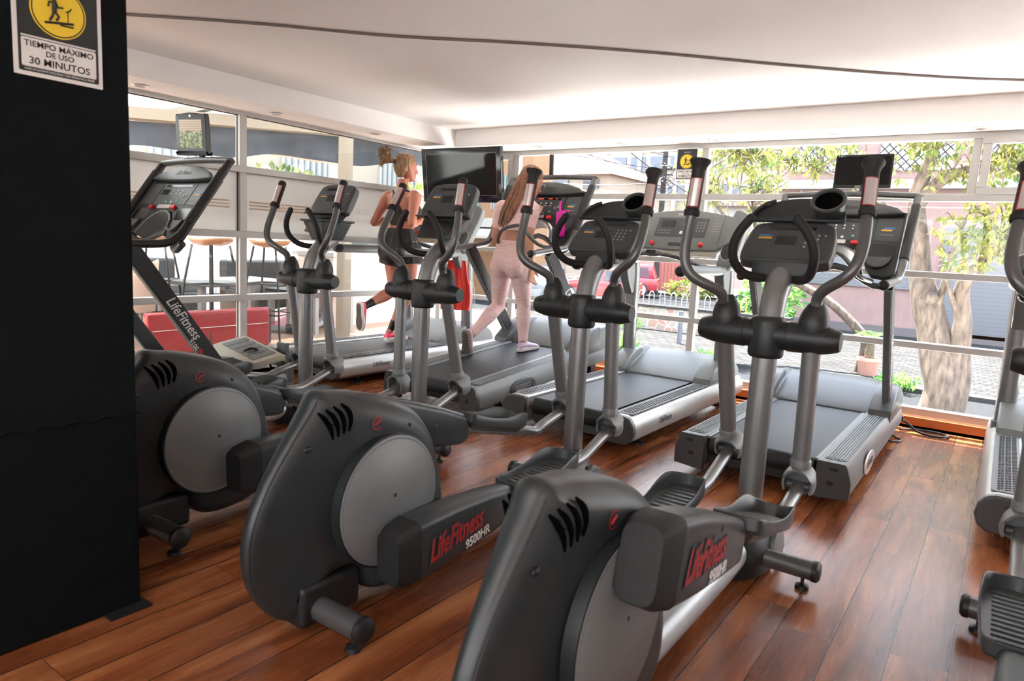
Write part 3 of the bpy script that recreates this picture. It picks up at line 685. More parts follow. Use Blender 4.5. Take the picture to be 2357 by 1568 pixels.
BY = .52
def treadmill_a(label, loc, rot=None, cover='hood', phone=False):
    """black uprights with long hand rails and a framed console"""
    T = thing('treadmill', label, 'treadmill', loc, group='treadmills along the windows', rot=rot)
    hw = .425; zt = .215
    for sx in (-1, 1):
        pr = [(.275, .055), (.425, .07), (.425, .13), (.405, .20), (.395, .215), (.275, .215)]
        b = MB(); b.prism([(sx*p[0], p[1]) for p in (pr if sx < 0 else pr[::-1])], (0, 0.02, 0), (1, 0, 0), (0, 0, 1), (0, 1.93, 0)); b.build('side_rail', M['tgrey'], T, bevel=.004)
        b = MB(); b.prism([(sx*(p[0]+(.003 if p[0] > .3 else -.002)), p[1]-(.02 if p[1] < .1 else -.002)) for p in (pr if sx < 0 else pr[::-1])], (0, 0, 0), (1, 0, 0), (0, 0, 1), (0, .03, 0)); ec = b.build('end_cap', M['tgreyd'], T, bevel=.003)
        b = MB(); b.prism(rrect(.04, .016, .0075, 4, sx*.35, .185), (0, 0, 0), (1, 0, 0), (0, 0, 1), (0, -.001, 0)); b.build('slot', M['black'], ec)
        b = MB(); b.prism(rrect(.028, .02, .003, 2, sx*.34, .115), (0, 0, 0), (1, 0, 0), (0, 0, 1), (0, -.001, 0)); b.build('slot', M['black'], ec)
        x0, x1 = (.292, .392) if sx > 0 else (-.392, -.292)
        pad_rows(x0, x1, .06, 1.28, zt, False, T, sx)
        b = MB(); b.box((sx*.268, .7, .205), (.022, 1.3, .012)); b.build('deck_strip', M['tgrey'], T)
    b = MB(); n = 10
    prof = [V((0, .075+.048*cos(a)-.0, .158+.048*sin(a))) for a in [pi*1.5-pi*k/n for k in range(n+1)]]
    q = [[p+V((x, 0, 0)) for x in (-.255, .255)] for p in prof]+[[V((x, 1.42, .206)) for x in (-.255, .255)], [V((x, 1.42, .11)) for x in (-.255, .255)]]
    b.loft([[r[0] for r in q], [r[1] for r in q]]); b.build('belt', M['belt'], T, ang=50)
    b = MB(); b.box((0, .78, .09), (.54, 1.4, .05)); b.build('deck_frame', M['black'], T)
    feet(T, [(-.35, .35), (.35, .35)]+([] if phone else [(-.33, 1.75), (.33, 1.75)]))
    if cover == 'hood': motor_cover(T, 1.36, 1.98, zt, M['tgreyd'], .415)
    else:
        b = MB(); b.box((0, 1.72, .2), (.80, .44, .03)); b.box((.18, 1.6, .26), (.16, .12, .10)); b.build('motor', M['black'], T)
        b = MB(); b.tube([(.2, 1.7, .3), (.26, 1.78, .36), (.3, 1.86, .3), (.28, 1.92, .22)], .008, 8, sp=5); b.build('motor_cable', M['black'], T)
        pr = [(0, 0), (.02, .028), (.2, .06), (.42, .05), (.44, .035), (.44, -.02), (.42, .0), (.2, .02)]
        R = Matrix.Rotation(.18, 4, 'Y') @ Matrix.Rotation(.22, 4, 'X')
        uy = R.to_3x3() @ V((0, 1, 0)); uz = R.to_3x3() @ V((0, 0, 1)); ux = R.to_3x3() @ V((1, 0, 0))
        b = MB(); b.prism([(p[0], p[1]) for p in pr][::-1], V((-.02, 1.50, .27)), uy, uz, ux*.44, .004); mc = b.build('loose_motor_cover', M['beige'], T)
        tag(mc, 'beige slotted motor cover lying loose and tilted')
        for k in range(5):
            b = MB(); b.hexa(*[[V((-.02, 1.50, .27))+ux*(.04+k*.075+dx*.8)+uy*(y)+uz*(z+dz) for dx, y, z in ((0, .22, .0605), (.07, .22, .0605), (.07, .40, .053), (0, .40, .053))] for dz in (0, .002)])
            b.build('vent_slot', M['tgreyd'], mc)
        b = MB(); b.box((.33, 1.98, .28), (.10, .03, .22)); b.box((.33, 1.97, .17), (.16, .08, .1)); b.build('cover_bracket', M['tgreyd'], T, bevel=.004)
        b = MB(); b.box((0, 1.95, .14), (.8, .14, .13)); b.build('front_box', M['tgrey'], T, bevel=.006)
    for sx in (-1, 1):
        # upright bar
        p0 = V((sx*.375, 1.52, .20)); p1 = V((sx*.372, .93, 1.03)); d = (p1-p0).normalized(); w = V((1, 0, 0)).cross(d)
        if w.y > 0: w = -w
        vs = [[p+V((dx, 0, 0))+w*dw for dx, dw in ((-.022, -.048), (.022, -.048), (.022, .048), (-.022, .048))] for p in (p0, p1)]
        b = MB(); b.hexa(*vs); u = b.build('upright', M['black'], T, bevel=.006)
        b = MB(); b.hexa(*[[p+V((dx, 0, 0))+w*dw for dx, dw in ((-.018, .040), (.018, .040), (.018, .056), (-.018, .056))] for p in (p0, p1)]); b.build('upright_trim', M['tgrey'], u, bevel=.003)
        if sx > 0:
            dd = -d; o = p0+d*.50+V((.0225, 0, 0))
            text('lettering', 'LifeFitness', .085, M['white'], u, o-w*.0, dd, w*-1 if 0 else V((1, 0, 0)).cross(dd), shear=.25, bold=.01, sx=.85)
            text('lettering', '9100', .04, M['white'], u, o+dd*.17-V((1, 0, 0)).cross(dd)*.045, dd, V((1, 0, 0)).cross(dd), bold=.01)
            oo = o+dd*.235-V((1, 0, 0)).cross(dd)*.035
            b = MB(); b.prism([(-.02, .012), (-.008, .016), (.014, .004), (.012, -.016), (-.016, -.016)][::-1], oo, dd, V((1, 0, 0)).cross(dd), (.0006, 0, 0)); b.build('logo_mark', M['red'], u)
        # hand rail
        rp = [(sx*.375, .70, 1.035), (sx*.375, .95, 1.045), (sx*.378, 1.12, 1.05), (sx*.382, 1.2, 1.085), (sx*.388, 1.27, 1.17), (sx*.394, 1.54, 1.56)]
        b = MB(); b.tube(rp[:1]+[(sx*.375, .9, 1.042)]+rp[2:], .024, 16, sp=5); hr = b.build('hand_rail', M['black'] if cover != 'hood' else M['greyt'], T)
        b = MB(); b.tube([(sx*.375, .665, 1.034), (sx*.375, .668, 1.034), (sx*.375, .675, 1.034), (sx*.375, .705, 1.035)], [.008, .02, .0265, .0265], 16); b.build('end_cap', M['black'], hr)
        b = MB(); b.tube([(sx*.389, 1.27, 1.175), (sx*.3935, 1.50, 1.505)], .0285, 14); b.build('rail_sleeve', M['black'], hr)
    b = MB(); b.tube([(-.392, 1.54, 1.555), (-.37, 1.55, 1.57), (0, 1.55, 1.58), (.37, 1.55, 1.57), (.392, 1.54, 1.555)], .021, 14, sp=5); b.build('top_bar', M['greyt'], T)
    # inner grab loops
    b = MB(); b.tube([(.24, 1.2, 1.04), (.20, 1.08, 1.06), (.16, 1.02, 1.11), (.10, 1.0, 1.18), (.0, 1.06, 1.21), (-.10, 1.0, 1.18), (-.16, 1.02, 1.11), (-.20, 1.08, 1.06), (-.24, 1.2, 1.04)], .0135, 12, sp=5); b.build('front_grab_bar', M['greyt'], T)
    # console
    c3, ux, uy, n3 = console_plane(1.37, 1.30, .96)
    P0 = [(-.355, .20), (-.355, -.26), (-.30, -.285), (-.23, -.27), (-.19, -.22), (-.16, -.13), (-.10, -.075), (0, -.06), (.10, -.075), (.16, -.13), (.19, -.22), (.23, -.27), (.30, -.285), (.355, -.26), (.355, .20)]
    top = [(.20, .245), (0, .262), (-.20, .245)]
    b = MB(); pl = [V((p[0], p[1])) for p in P0+top]
    b.prism(pl, c3(0, 0, -.045), ux, uy, n3*.045, .006); cs = b.build('console', M['char'], T)
    arc = [(-.345, .175), (-.2, .162), (0, .157), (.2, .162), (.345, .175), (.30, .215), (.2, .248), (.1, .27), (0, .278), (-.1, .27), (-.2, .248), (-.30, .215)]
    b = MB(); b.prism([V((p.x, p.y)) for p in catmull([(x, y, 0) for x, y in arc[0:5]], 3)]+[V((p.x, p.y)) for p in catmull([(x, y, 0) for x, y in arc[5:]], 3)], c3(0, 0, .0), ux, uy, n3*.03, .008); hd = b.build('console_hood', M['charg'], cs)
    text('lettering', 'Life Fitness', .045, M['black'], hd, c3(0, .215, .0302), ux, uy, shear=.4, bold=.02, sx=.85)
    def pan(nm, mm, cx, cyy, w_, h_, z=.0, t=.002, r=.004): 
        b = MB(); b.prism(rrect(w_, h_, r, 3, cx, cyy), c3(0, 0, z), ux, uy, n3*t); return b.build(nm, M[mm], cs)
    pan('center_panel', 'panel', 0, .065, .38, .17); pan('side_panel', 'panel', .27, .065, .135, .17); pan('side_panel', 'panel', -.27, .065, .135, .17)
    pan('program_display', 'screen', 0, .13, .30, .018, .002)
    led = cover == 'hood' and phone
    if led:
        for k, wd in ((-.11, .012), (-.04, .05), (.05, .04), (.11, .014)): pan('red_readout', 'led', k, .13, wd, .009, .004)
        pan('red_matrix', 'led', -.125, .085, .085, .035, .002)
    else: pan('matrix_display', 'screen', -.125, .08, .085, .04, .002)
    for i in range(3):
        for j in range(2): 
            b = MB(); b.prism(circ(.006, 10, -.03+i*.05, .09-j*.024), c3(0, 0, .002), ux, uy, n3*.003); b.build('button', M['white'], cs)
    for x, y, mm in ((.08, .01, 'teal'), (.02, .0, 'white'), (-.04, .0, 'teal'), (.12, .045, 'key'), (.145, .055, 'key')):
        b = MB(); b.prism(circ(.009, 12, x, y), c3(0, 0, .002), ux, uy, n3*.003); b.build('button', M[mm], cs)
    pan('chart_print', 'blue', .275, .075, .06, .012, .002, .001); pan('chart_print', 'orange', .262, .06, .06, .012, .002, .001)
    pan('chart_print', 'key', .27, .025, .07, .003, .002, .001, .001)
    b = MB(); b.prism(rrect(.15, .028, .004, 3, -.03, -.035), c3(0, 0, .0), ux, uy, n3*.004); b.build('label_strip', M['sensor'], cs)
    for x, mm in ((-.16, 'red'), (.10, 'redb')):
        b = MB(); b.prism(rrect(.045, .024, .006, 3, x, -.045), c3(0, 0, 0), ux, uy, n3*.018, .003); b.build('stop_button', M[mm], cs)
    for sx in (-1, 1):
        q = catmull([(sx*.175, -.055, 0), (sx*.325, -.055, 0), (sx*.32, -.14, 0), (sx*.27, -.225, 0), (sx*.2, -.20, 0), (sx*.18, -.12, 0)], 4, True)
        if sx > 0: q = q[::-1]
        b = MB(); b.prism([V((p.x, p.y)) for p in q][::-1] if 0 else [V((p.x, p.y)) for p in q], c3(0, 0, .0), ux, uy, n3*.0015); b.build('tray_recess', M['screen'], cs)
        lp = [(sx*.25+.072*cos(a), -.145+.085*sin(a)) for a in [pi+pi*k/14 for k in range(15)]]
        li = [(sx*.25+.058*cos(a), -.145+.070*sin(a)) for a in [2*pi-pi*k/14 for k in range(15)]]
        b = MB(); b.prism(lp+li, c3(0, 0, .0), ux, uy, n3*.022, .002); b.build('tray_rim', M['charg'], cs)
        b = MB(); b.prism(lp, c3(0, 0, .0), ux, uy, n3*.010); b.build('tray_pocket', M['tgreyd'], cs)
    b = MB(); q = []
    for z in (.0, -.11): q.append([c3(.175*cos(a), -.245+.185*sin(a), z) for a in [pi*k/14 for k in range(15)]])
    q2 = [[c3(.162*cos(a), -.245+.172*sin(a), z) for a in [pi*k/14 for k in range(15)]] for z in (-.11, .0)]
    b.loft(q+q2, cap=False, closed=False, loop=True); b.build('console_arch', M['tgrey'], cs)
    b = MB(); b.tube([c3(-.345, -.27, -.05), c3(-.25, -.3, -.075), c3(0, -.16, -.09), c3(.25, -.3, -.075), c3(.345, -.27, -.05)], .022, 12, sp=4); b.build('console_beam', M['tgreyd'], T)
    if cover == 'hood':
        b = MB(); b.prism(circ(.15, 36, BY, .12, .058), (.4255, 0, 0), (0, 1, 0), (0, 0, 1), (.008, 0, 0), .003); bd = b.build('side_badge', M['tgreyd'] if phone else M['sensor'], T)
        text('lettering', 'FLEXDECK', .05, M['sensor'] if phone else M['black'], bd, (.4338, BY, .12), (0, 1, 0), (0, 0, 1), bold=.01, sx=.75)
    return T

def treadmill_b(label, loc, rot=None):
    """silver skirts, round posts, cylinder arms and a wide moulded console"""
    T = thing('treadmill', label, 'treadmill', loc, group='treadmills along the windows', rot=rot)
    zt = .225
    for sx in (-1, 1):
        pr = [(.285, .06), (.40, .06), (.44, .085), (.455, .13), (.445, .18), (.42, .215), (.385, .225), (.285, .225)]
        pr = [(sx*p[0], p[1]) for p in (pr if sx < 0 else pr[::-1])]
        b = MB(); b.prism(pr, (0, .03, 0), (1, 0, 0), (0, 0, 1), (0, 1.95, 0)); sk = b.build('side_skirt', M['tlight'], T, bevel=.012, seg=3)
        b = MB(); b.prism([(x*1.003, z) for x, z in pr], (0, 0, 0), (1, 0, 0), (0, 0, 1), (0, .045, 0)); ec = b.build('end_cap', M['tgreyd'], T, bevel=.012, seg=3)
        for zz in (.09, .185):
            b = MB(); b.cyl((sx*.35, .001, zz), (sx*.35, -.0008, zz), .005, n=10); b.build('screw_hole', M['black'], ec)
        x0, x1 = (.30, .41) if sx > 0 else (-.41, -.30)
        pad_rows(x0, x1, .07, 1.30, zt, True, T, sx)
        if sx > 0: text('lettering', 'LifeFitness', .055, M['tgreyd'], sk, (.4535, .45, .15), (0, 1, .0), (-.12, 0, 1), shear=.45, bold=.005, sx=.8)
    b = MB(); n = 10
    prof = [V((0, .085+.052*cos(a), .163+.052*sin(a))) for a in [pi*1.5-pi*k/n for k in range(n+1)]]
    q = [[p+V((x, 0, 0)) for x in (-.25, .25)] for p in prof]+[[V((x, 1.42, .215)) for x in (-.25, .25)], [V((x, 1.42, .11)) for x in (-.25, .25)]]
    b.loft([[r[0] for r in q], [r[1] for r in q]]); b.build('belt', M['belt'], T, ang=50)
    b = MB(); b.cyl((-.285, .085, .163), (.285, .085, .163), .03, n=18); b.build('rear_roller', M['chrome'], T)
    b = MB(); b.box((0, .8, .09), (.56, 1.4, .07)); b.build('deck_frame', M['tgreyd'], T)
    feet(T, [(-.35, .3), (.35, .3), (-.33, 1.75), (.33, 1.75)])
    motor_cover(T, 1.38, 2.0, zt, M['tgrey'], .40)
    for sx in (-1, 1):
        px = sx*.375
        b = MB(); b.tube([(px, 1.62, .12), (px, 1.60, .5), (px, 1.585, .95), (px, 1.57, 1.06)], .052, 22, sp=3); b.build('post', M['silver'], T)
        b = MB(); b.tube([(px, 1.615, .20), (px, 1.613, .25)], .062, 22); b.build('post_collar', M['tgrey'], T)
        b = MB(); b.prism([(-.02, -.22), (.035, -.20), (.06, -.02), (.06, .03), (-.055, .03), (-.055, -.10)][::-1] if 0 else [(-.10, .04), (-.10, -.04), (-.06, -.12), (.02, -.22), (.05, -.20), (.06, .04)], (px-sx*.035, 1.50, 1.03), (0, 1, 0), (0, 0, 1), (sx*.07, 0, 0), .012); b.build('arm_bracket', M['tgrey'], T)
        b = MB(); b.tube([(px, .72, 1.035), (px, 1.45, 1.035)], .036, 22); ar = b.build('arm_rest', M['tgrey'], T)
        b = MB(); b.tube([(px, .655, 1.035), (px, .66, 1.035), (px, .675, 1.035), (px, .70, 1.035), (px, .725, 1.035)], [.012, .024, .035, .038, .038], 22); b.build('end_cap', M['char'], ar)
        # cup cylinder
        ax = V((-sx*.05, -.86, .50)).normalized(); c = V((sx*.395, 1.50, 1.165)); wu = V((0, .50, .86)).normalized()
        wing = [(-.062, -.085), (-.04, -.12), (0, -.132), (.04, -.12), (.062, -.085), (.070, .0), (.078, .13), (.085, .26), (.06, .33), (-.03, .35), (-.045, .13)]
        b = MB(); b.prism([(p.x*sx, p.y) for p in catmull([(x, y, 0) for x, y in wing], 3, True)], c-ax*.05, (1, 0, 0), wu, ax*.07, .018); b.build('console_wing', M['tgrey'], T)
        b = MB(); b.prism([(x, y) for x, y in circ(.052, 30, 0, 0, .078)], c+ax*.018, (1, 0, 0), wu, ax*.006, .002); b.build('cup_holder', M['tlight'], T)
        b = MB(); b.prism([(x, y) for x, y in circ(.046, 30, 0, 0, .071)], c+ax*.02, (1, 0, 0), wu, ax*.0045); b.build('cup_opening', M['char'], T)
        # side panels of the console
    c3, ux, uy, n3 = console_plane(1.56, 1.325, 1.02)
    def arcy(x): return .175-.055*(x/.38)**2
    P = [V((-.40, -.10)), V((-.33, -.15)), V((-.31, -.175)), V((0, -.185)), V((.31, -.175)), V((.33, -.15)), V((.40, -.10)), V((.415, .02)), V((.40, .10))]+[V((x, arcy(x))) for x in [.36-.06*k for k in range(13)]]+[V((-.40, .10)), V((-.415, .02))]
    b = MB(); b.prism(P, c3(0, 0, -.055), ux, uy, n3*.055, .012); cs = b.build('console', M['tgrey'], T)
    def pan(nm, mm, cx, cyy, w_, h_, z=.0, t=.0015, r=.004):
        b = MB(); b.prism(rrect(w_, h_, r, 3, cx, cyy), c3(0, 0, z), ux, uy, n3*t); return b.build(nm, M[mm], cs)
    pan('center_panel', 'panel', 0, .015, .40, .17); pan('matrix_display', 'screen', -.11, .045, .11, .06, .0015)
    for sx in (-1, 1):
        b = MB(); o = rrect(.055, .125, .008, 3, sx*.265, .02); i = rrect(.051, .121, .007, 3, sx*.265, .02)
        b.loft([[c3(x, y, .0008) for x, y in o], [c3(x, y, .0008) for x, y in i]], cap=False); b.build('print_outline', M['key'], cs)
        for k in range(4): pan('print_line', 'key', sx*.265, .055-k*.022, .038, .006, .0, .001, .001)
        b = MB(); b.tube([c3(sx*.31, .135, .001), c3(sx*.31, -.17, .001)], .0012, 6); b.build('panel_seam', M['black'], cs)
        b = MB(); b.tube([c3(sx*.19, -.135, -.0), c3(sx*.19, -.135, .018), c3(sx*.19, -.135, .022)], [.017, .016, .01], 18); b.build('stop_button', M['redb'], cs)
    pan('tray_slot', 'screen', 0, -.135, .13, .03, .0, .0015, .014)
    for i in range(3):
        for j in range(4):
            b = MB(); b.prism(circ(.0065, 10, .125+i*.024, .06-j*.024), c3(0, 0, .0015), ux, uy, n3*.0012); b.build('button', M['key'], cs)
    for i in range(5):
        for j in range(2):
            b = MB(); b.prism(circ(.006, 10, -.17+i*.022, -.015-j*.022), c3(0, 0, .0015), ux, uy, n3*.0012); b.build('button', M['teal'] if (i, j) == (2, 0) else M['key'], cs)
    for x in (.02, .075):
        pan('toggle_button', 'white', x, .05, .02, .045, .0015, .0015, .009)
        b = MB(); b.prism(circ(.015, 16, x-.01, -.03), c3(0, 0, .0015), ux, uy, n3*.0015); b.build('button', M['white'], cs)
    text('lettering', 'LifeFitness', .035, M['white'], cs, c3(0, .135, .0008), ux, uy, shear=.4, sx=.8)
    b = MB(); b.box(c3(0, -.19, -.03), (.62, .05, .035), Euler((1.02, 0, 0))); b.build('console_lip', M['beige'], cs, bevel=.004)
    b = MB(); b.tube([(-.36, 1.45, 1.03), (-.26, 1.25, 1.075), (-.13, 1.12, 1.125), (0, 1.09, 1.135), (.13, 1.12, 1.125), (.26, 1.25, 1.075), (.36, 1.45, 1.03)], .017, 14, sp=5); b.build('front_grab_bar', M['greyt'], T)
    b = MB(); b.ell((0, 1.085, 1.14), (.085, .035, .028)); hr = b.build('heart_rate_grip', M['tgrey'], T)
    b = MB(); b.prism(rrect(.07, .028, .01, 3), (0, 1.052, 1.148), (1, 0, 0), (0, .5, .86), (0, -.003, .002)); b.build('grip_recess', M['black'], hr)
    return T
CT = 'treadmill'
T0 = treadmill_a('black framed treadmill left behind the pillar with its beige motor cover loose', (-4.37, 1.0, 0), cover='loose')
T1 = treadmill_b('silver treadmill under the blonde runner beside the side glass', (-4.44, 3.42, 0))
T2 = treadmill_a('raised treadmill with FLEXDECK side badge, under the woman in pink', (-3.11, 3.47, 0), rot=(radians(4.8), 0, 0), phone=True)
for sx in (-1, 1):
    b = MB(); b.box((sx*.3, 1.72, -.02), (.05, .08, .22)); b.build('lift_leg', M['black'], T2)
T3 = treadmill_b('silver treadmill with wide grey console and two red buttons, nobody on it', (-2.04, 3.47, 0))
T4 = treadmill_a('black framed treadmill on the right carrying a small monitor, empty belt', (-.90, 3.44, 0))
T5 = treadmill_b('treadmill at the right photo edge, only its left skirt and post showing', (.46, 3.42, 0))
M['painted_reflection'] = emis('reflection_glow', (.5, .45, .35), .55)
def _painted_reflection():  # window and leaf reflection painted into the emission colour
    m = M['painted_reflection']; nt = m.node_tree; b = nt.nodes['Principled BSDF']; L = nt.links.new; N = nt.nodes.new
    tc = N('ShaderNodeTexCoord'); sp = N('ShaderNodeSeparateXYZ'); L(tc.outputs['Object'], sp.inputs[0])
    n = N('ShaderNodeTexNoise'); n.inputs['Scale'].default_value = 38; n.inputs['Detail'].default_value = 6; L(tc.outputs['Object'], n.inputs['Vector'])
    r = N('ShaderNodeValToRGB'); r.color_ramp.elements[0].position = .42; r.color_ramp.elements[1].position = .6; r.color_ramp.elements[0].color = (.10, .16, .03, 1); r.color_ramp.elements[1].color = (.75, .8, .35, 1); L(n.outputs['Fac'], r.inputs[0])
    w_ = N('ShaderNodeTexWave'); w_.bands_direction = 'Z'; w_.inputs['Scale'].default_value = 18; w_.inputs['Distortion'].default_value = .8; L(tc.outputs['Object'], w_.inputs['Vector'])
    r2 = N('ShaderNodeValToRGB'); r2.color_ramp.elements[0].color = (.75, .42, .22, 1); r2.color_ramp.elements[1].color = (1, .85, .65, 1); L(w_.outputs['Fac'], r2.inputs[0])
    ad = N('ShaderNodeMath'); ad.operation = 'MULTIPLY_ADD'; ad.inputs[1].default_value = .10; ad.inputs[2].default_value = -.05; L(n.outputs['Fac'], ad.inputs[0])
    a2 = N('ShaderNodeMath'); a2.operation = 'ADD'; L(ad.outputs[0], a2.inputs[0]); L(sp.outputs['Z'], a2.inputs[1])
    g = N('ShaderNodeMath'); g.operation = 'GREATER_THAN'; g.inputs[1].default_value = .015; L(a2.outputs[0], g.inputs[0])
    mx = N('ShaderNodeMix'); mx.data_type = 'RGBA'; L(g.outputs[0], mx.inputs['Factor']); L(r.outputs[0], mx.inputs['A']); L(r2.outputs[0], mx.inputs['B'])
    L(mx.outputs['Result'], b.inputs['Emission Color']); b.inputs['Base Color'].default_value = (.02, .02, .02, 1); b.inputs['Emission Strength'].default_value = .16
_painted_reflection()
_c3 = console_plane(1.37, 1.30, .96)
def T2P(x, y, z): return Matrix.Translation(T2.location) @ T2.rotation_euler.to_matrix().to_4x4() @ _c3[0](x, y, z)
# ------------------------------------------------------------------ notices, screens and small things
def runner_sign(o, ux, uy, w_, h_, name, label):
    """black notice with a yellow disc, a stick runner on a treadmill and a white text box"""
    ux, uy = V(ux), V(uy); n = ux.cross(uy)
    o = V(o)   # lower left corner
    T = thing(name, label, 'sign', tuple(o))
    def P(x, y, z=0): return ux*x*w_+uy*y*w_+n*z
    hh = h_/w_
    def plate(nm, mm, poly, z, t=.0008):
        b = MB(); b.prism(poly, P(0, 0, z), ux*w_, uy*w_, n*t); return b.build(nm, mm if not isinstance(mm, str) else M[mm], T)
    plate('white_backing', 'white', rrect(1, hh, .01, 2, .5, hh/2), 0, .003)
    plate('black_field', M['signblack'], rrect(.90, hh-.10, .02, 3, .5, hh/2), .003)
    plate('text_box', 'white', rrect(.84, .335, .02, 3, .5, .275), .0038)
    plate('divider_bar', 'white', rrect(.84, .018, .004, 2, .5, .462), .0038)
    cy = .462+.045+.315; yl = M['signyellow']
    plate('outer_ring', yl, circ(.315, 48, .5, cy), .0038); plate('black_ring', M['signblack'], circ(.300, 48, .5, cy), .0044); plate('yellow_disc', yl, circ(.285, 48, .5, cy), .005)
    b = MB()
    def seg(pts, r): b.tube([P(.5+x, cy+y, .0064) for x, y in pts], [r*w_]*len(pts), 8, True, flat=1)
    b.prism(circ(.026, 20, .455, cy+.165), P(0, 0, .0058), ux*w_, uy*w_, n*.0008)
    seg([(-.05, .11), (-.045, .06), (-.05, .0)], .028); seg([(-.05, .10), (-.105, .095), (-.115, .045)], .011); seg([(-.03, .10), (-.005, .05), (.045, .06)], .011)
    seg([(-.055, -.01), (-.07, -.06), (-.10, -.115)], .015); seg([(-.04, -.01), (.0, -.055), (-.025, -.10)], .014)
    b.build('figure', M['signblack'], T)
    b = MB(); seg([(-.15, -.155), (.155, -.105)], .014); b.build('pictogram_deck', M['signblack'], T)
    b = MB(); seg([(.02, -.15), (.155, -.145)], .010); b.build('pictogram_base', M['signblack'], T)
    b = MB(); seg([(.10, -.10), (.105, .03)], .005); seg([(.085, .02), (.125, .045), (.14, .07)], .008); b.build('pictogram_console', M['signblack'], T)
    def tx(s_, x, y, sz, mm='signblack', sx=1.0, bold=.008): text('lettering', s_, sz*w_, M[mm], T, P(x, y, .0052), ux, uy, ext=.0003, bold=bold, sx=sx)
    tx('TIEMPO MÁXIMO', .5, .375, .098, sx=1.03); tx('DE USO', .5, .285, .092, sx=1.0); tx('30 MINUTOS', .5, .18, .118, sx=1.03)
    tx('USAR SOLAMENTE MAQUINAS CON SEÑALETICA VERDE', .5, .078, .036, 'white', sx=.86, bold=0)
    if hh > 1.3: tx('FITNESS STUDIO', .5, hh-.19, .035, 'white', sx=1.2)
    return T
M['signblack'] = mat('sign_black', (.018, .022, .022), .5)
M['signyellow'] = mat('sign_yellow', (.85, .60, .03), .5)
runner_sign((-2.0395, .722, 1.503), (0, 1, 0), (0, 0, 1), .205, .315, 'notice', 'black and yellow time limit notice on the black pillar, cut by the photo top')
runner_sign((-2.376, YW-.045, 1.75), (1, 0, 0), (0, 0, 1), .186, .262, 'notice', 'small black and yellow time limit notice hanging against the street window')

def flat_screen(name, label, loc, rot, w_, h_, dep, bez, cat='screen'):
    T = thing(name, label, cat, loc, rot=rot)
    b = MB(); b.prism(rrect(w_, h_, .008, 3), (0, 0, 0), (1, 0, 0), (0, 0, 1), (0, dep*.5, 0), .003)
    b.prism(rrect(w_*.8, h_*.75, .01, 3), (0, dep*.5, 0), (1, 0, 0), (0, 0, 1), (0, dep*.5, 0), .01); b.build('case', M['screen'], T)
    b = MB(); b.prism(rrect(w_-2*bez, h_-2*bez-.01, .002, 2, 0, .005), (0, -.0006, 0), (1, 0, 0), (0, 0, 1), (0, .001, 0)); b.build('panel', M['mirror'], T)
    return T
TV = flat_screen('television', 'large black flat television mounted high in the corner in front of the runner', (-4.30, 5.13, 1.765), (radians(8), 0, radians(2)), .93, .50, .09, .05, 'television')
b = MB(); o_ = rrect(.83, .385, .002, 2, 0, .005); i_ = rrect(.824, .379, .002, 2, 0, .005)
b.loft([[V((x, -.001, z)) for x, z in o_], [V((x, -.001, z)) for x, z in i_]], cap=False); b.build('bezel_line', M['tgrey'], TV)
b = MB(); b.prism(rrect(.93, .045, .008, 3, 0, -.228), (0, -.0015, 0), (1, 0, 0), (0, 0, 1), (0, .002, 0)); b.build('lower_bezel', mat('blue_black_gloss', (.012, .014, .03), .1, 0, 1), TV)
b = MB(); b.tube([(0, .09, 0), (.02, .30, .03), (.03, .50, .06)], .02, 10); b.box((0, .10, 0), (.3, .03, .2)); b.build('wall_bracket', M['black'], TV)
MO = flat_screen('monitor', 'small black monitor standing on the top bar of the right treadmill', (-.835, 4.99, 1.725), (radians(-4), 0, radians(0)), .335, .215, .04, .012, 'monitor')
b = MB(); b.prism(rrect(.335, .022, .003, 2, 0, -.0965), (0, -.0012, 0), (1, 0, 0), (0, 0, 1), (0, .002, 0)); b.build('lower_bezel', M['black'], MO)
text('lettering', 'AOC', .016, M['sensor'], MO, (-.02, -.0016, -.097), (1, 0, 0), (0, 0, 1), bold=.03)
b = MB(); b.box((0, -.002, -.1085), (.335, .01, .003)); b.build('silver_edge', M['chrome'], MO)
b = MB(); b.tube([(0, .04, -.03), (0, .05, -.10), (0, .03, -.125)], .016, 10); b.build('neck', M['black'], MO)
for k, c in enumerate(('teal', 'white', 'blue')):
    b = MB(); b.box((-.15+.016*k, -.0014, .098), (.010, .001, .008)); b.build('corner_sticker', M[c], MO)
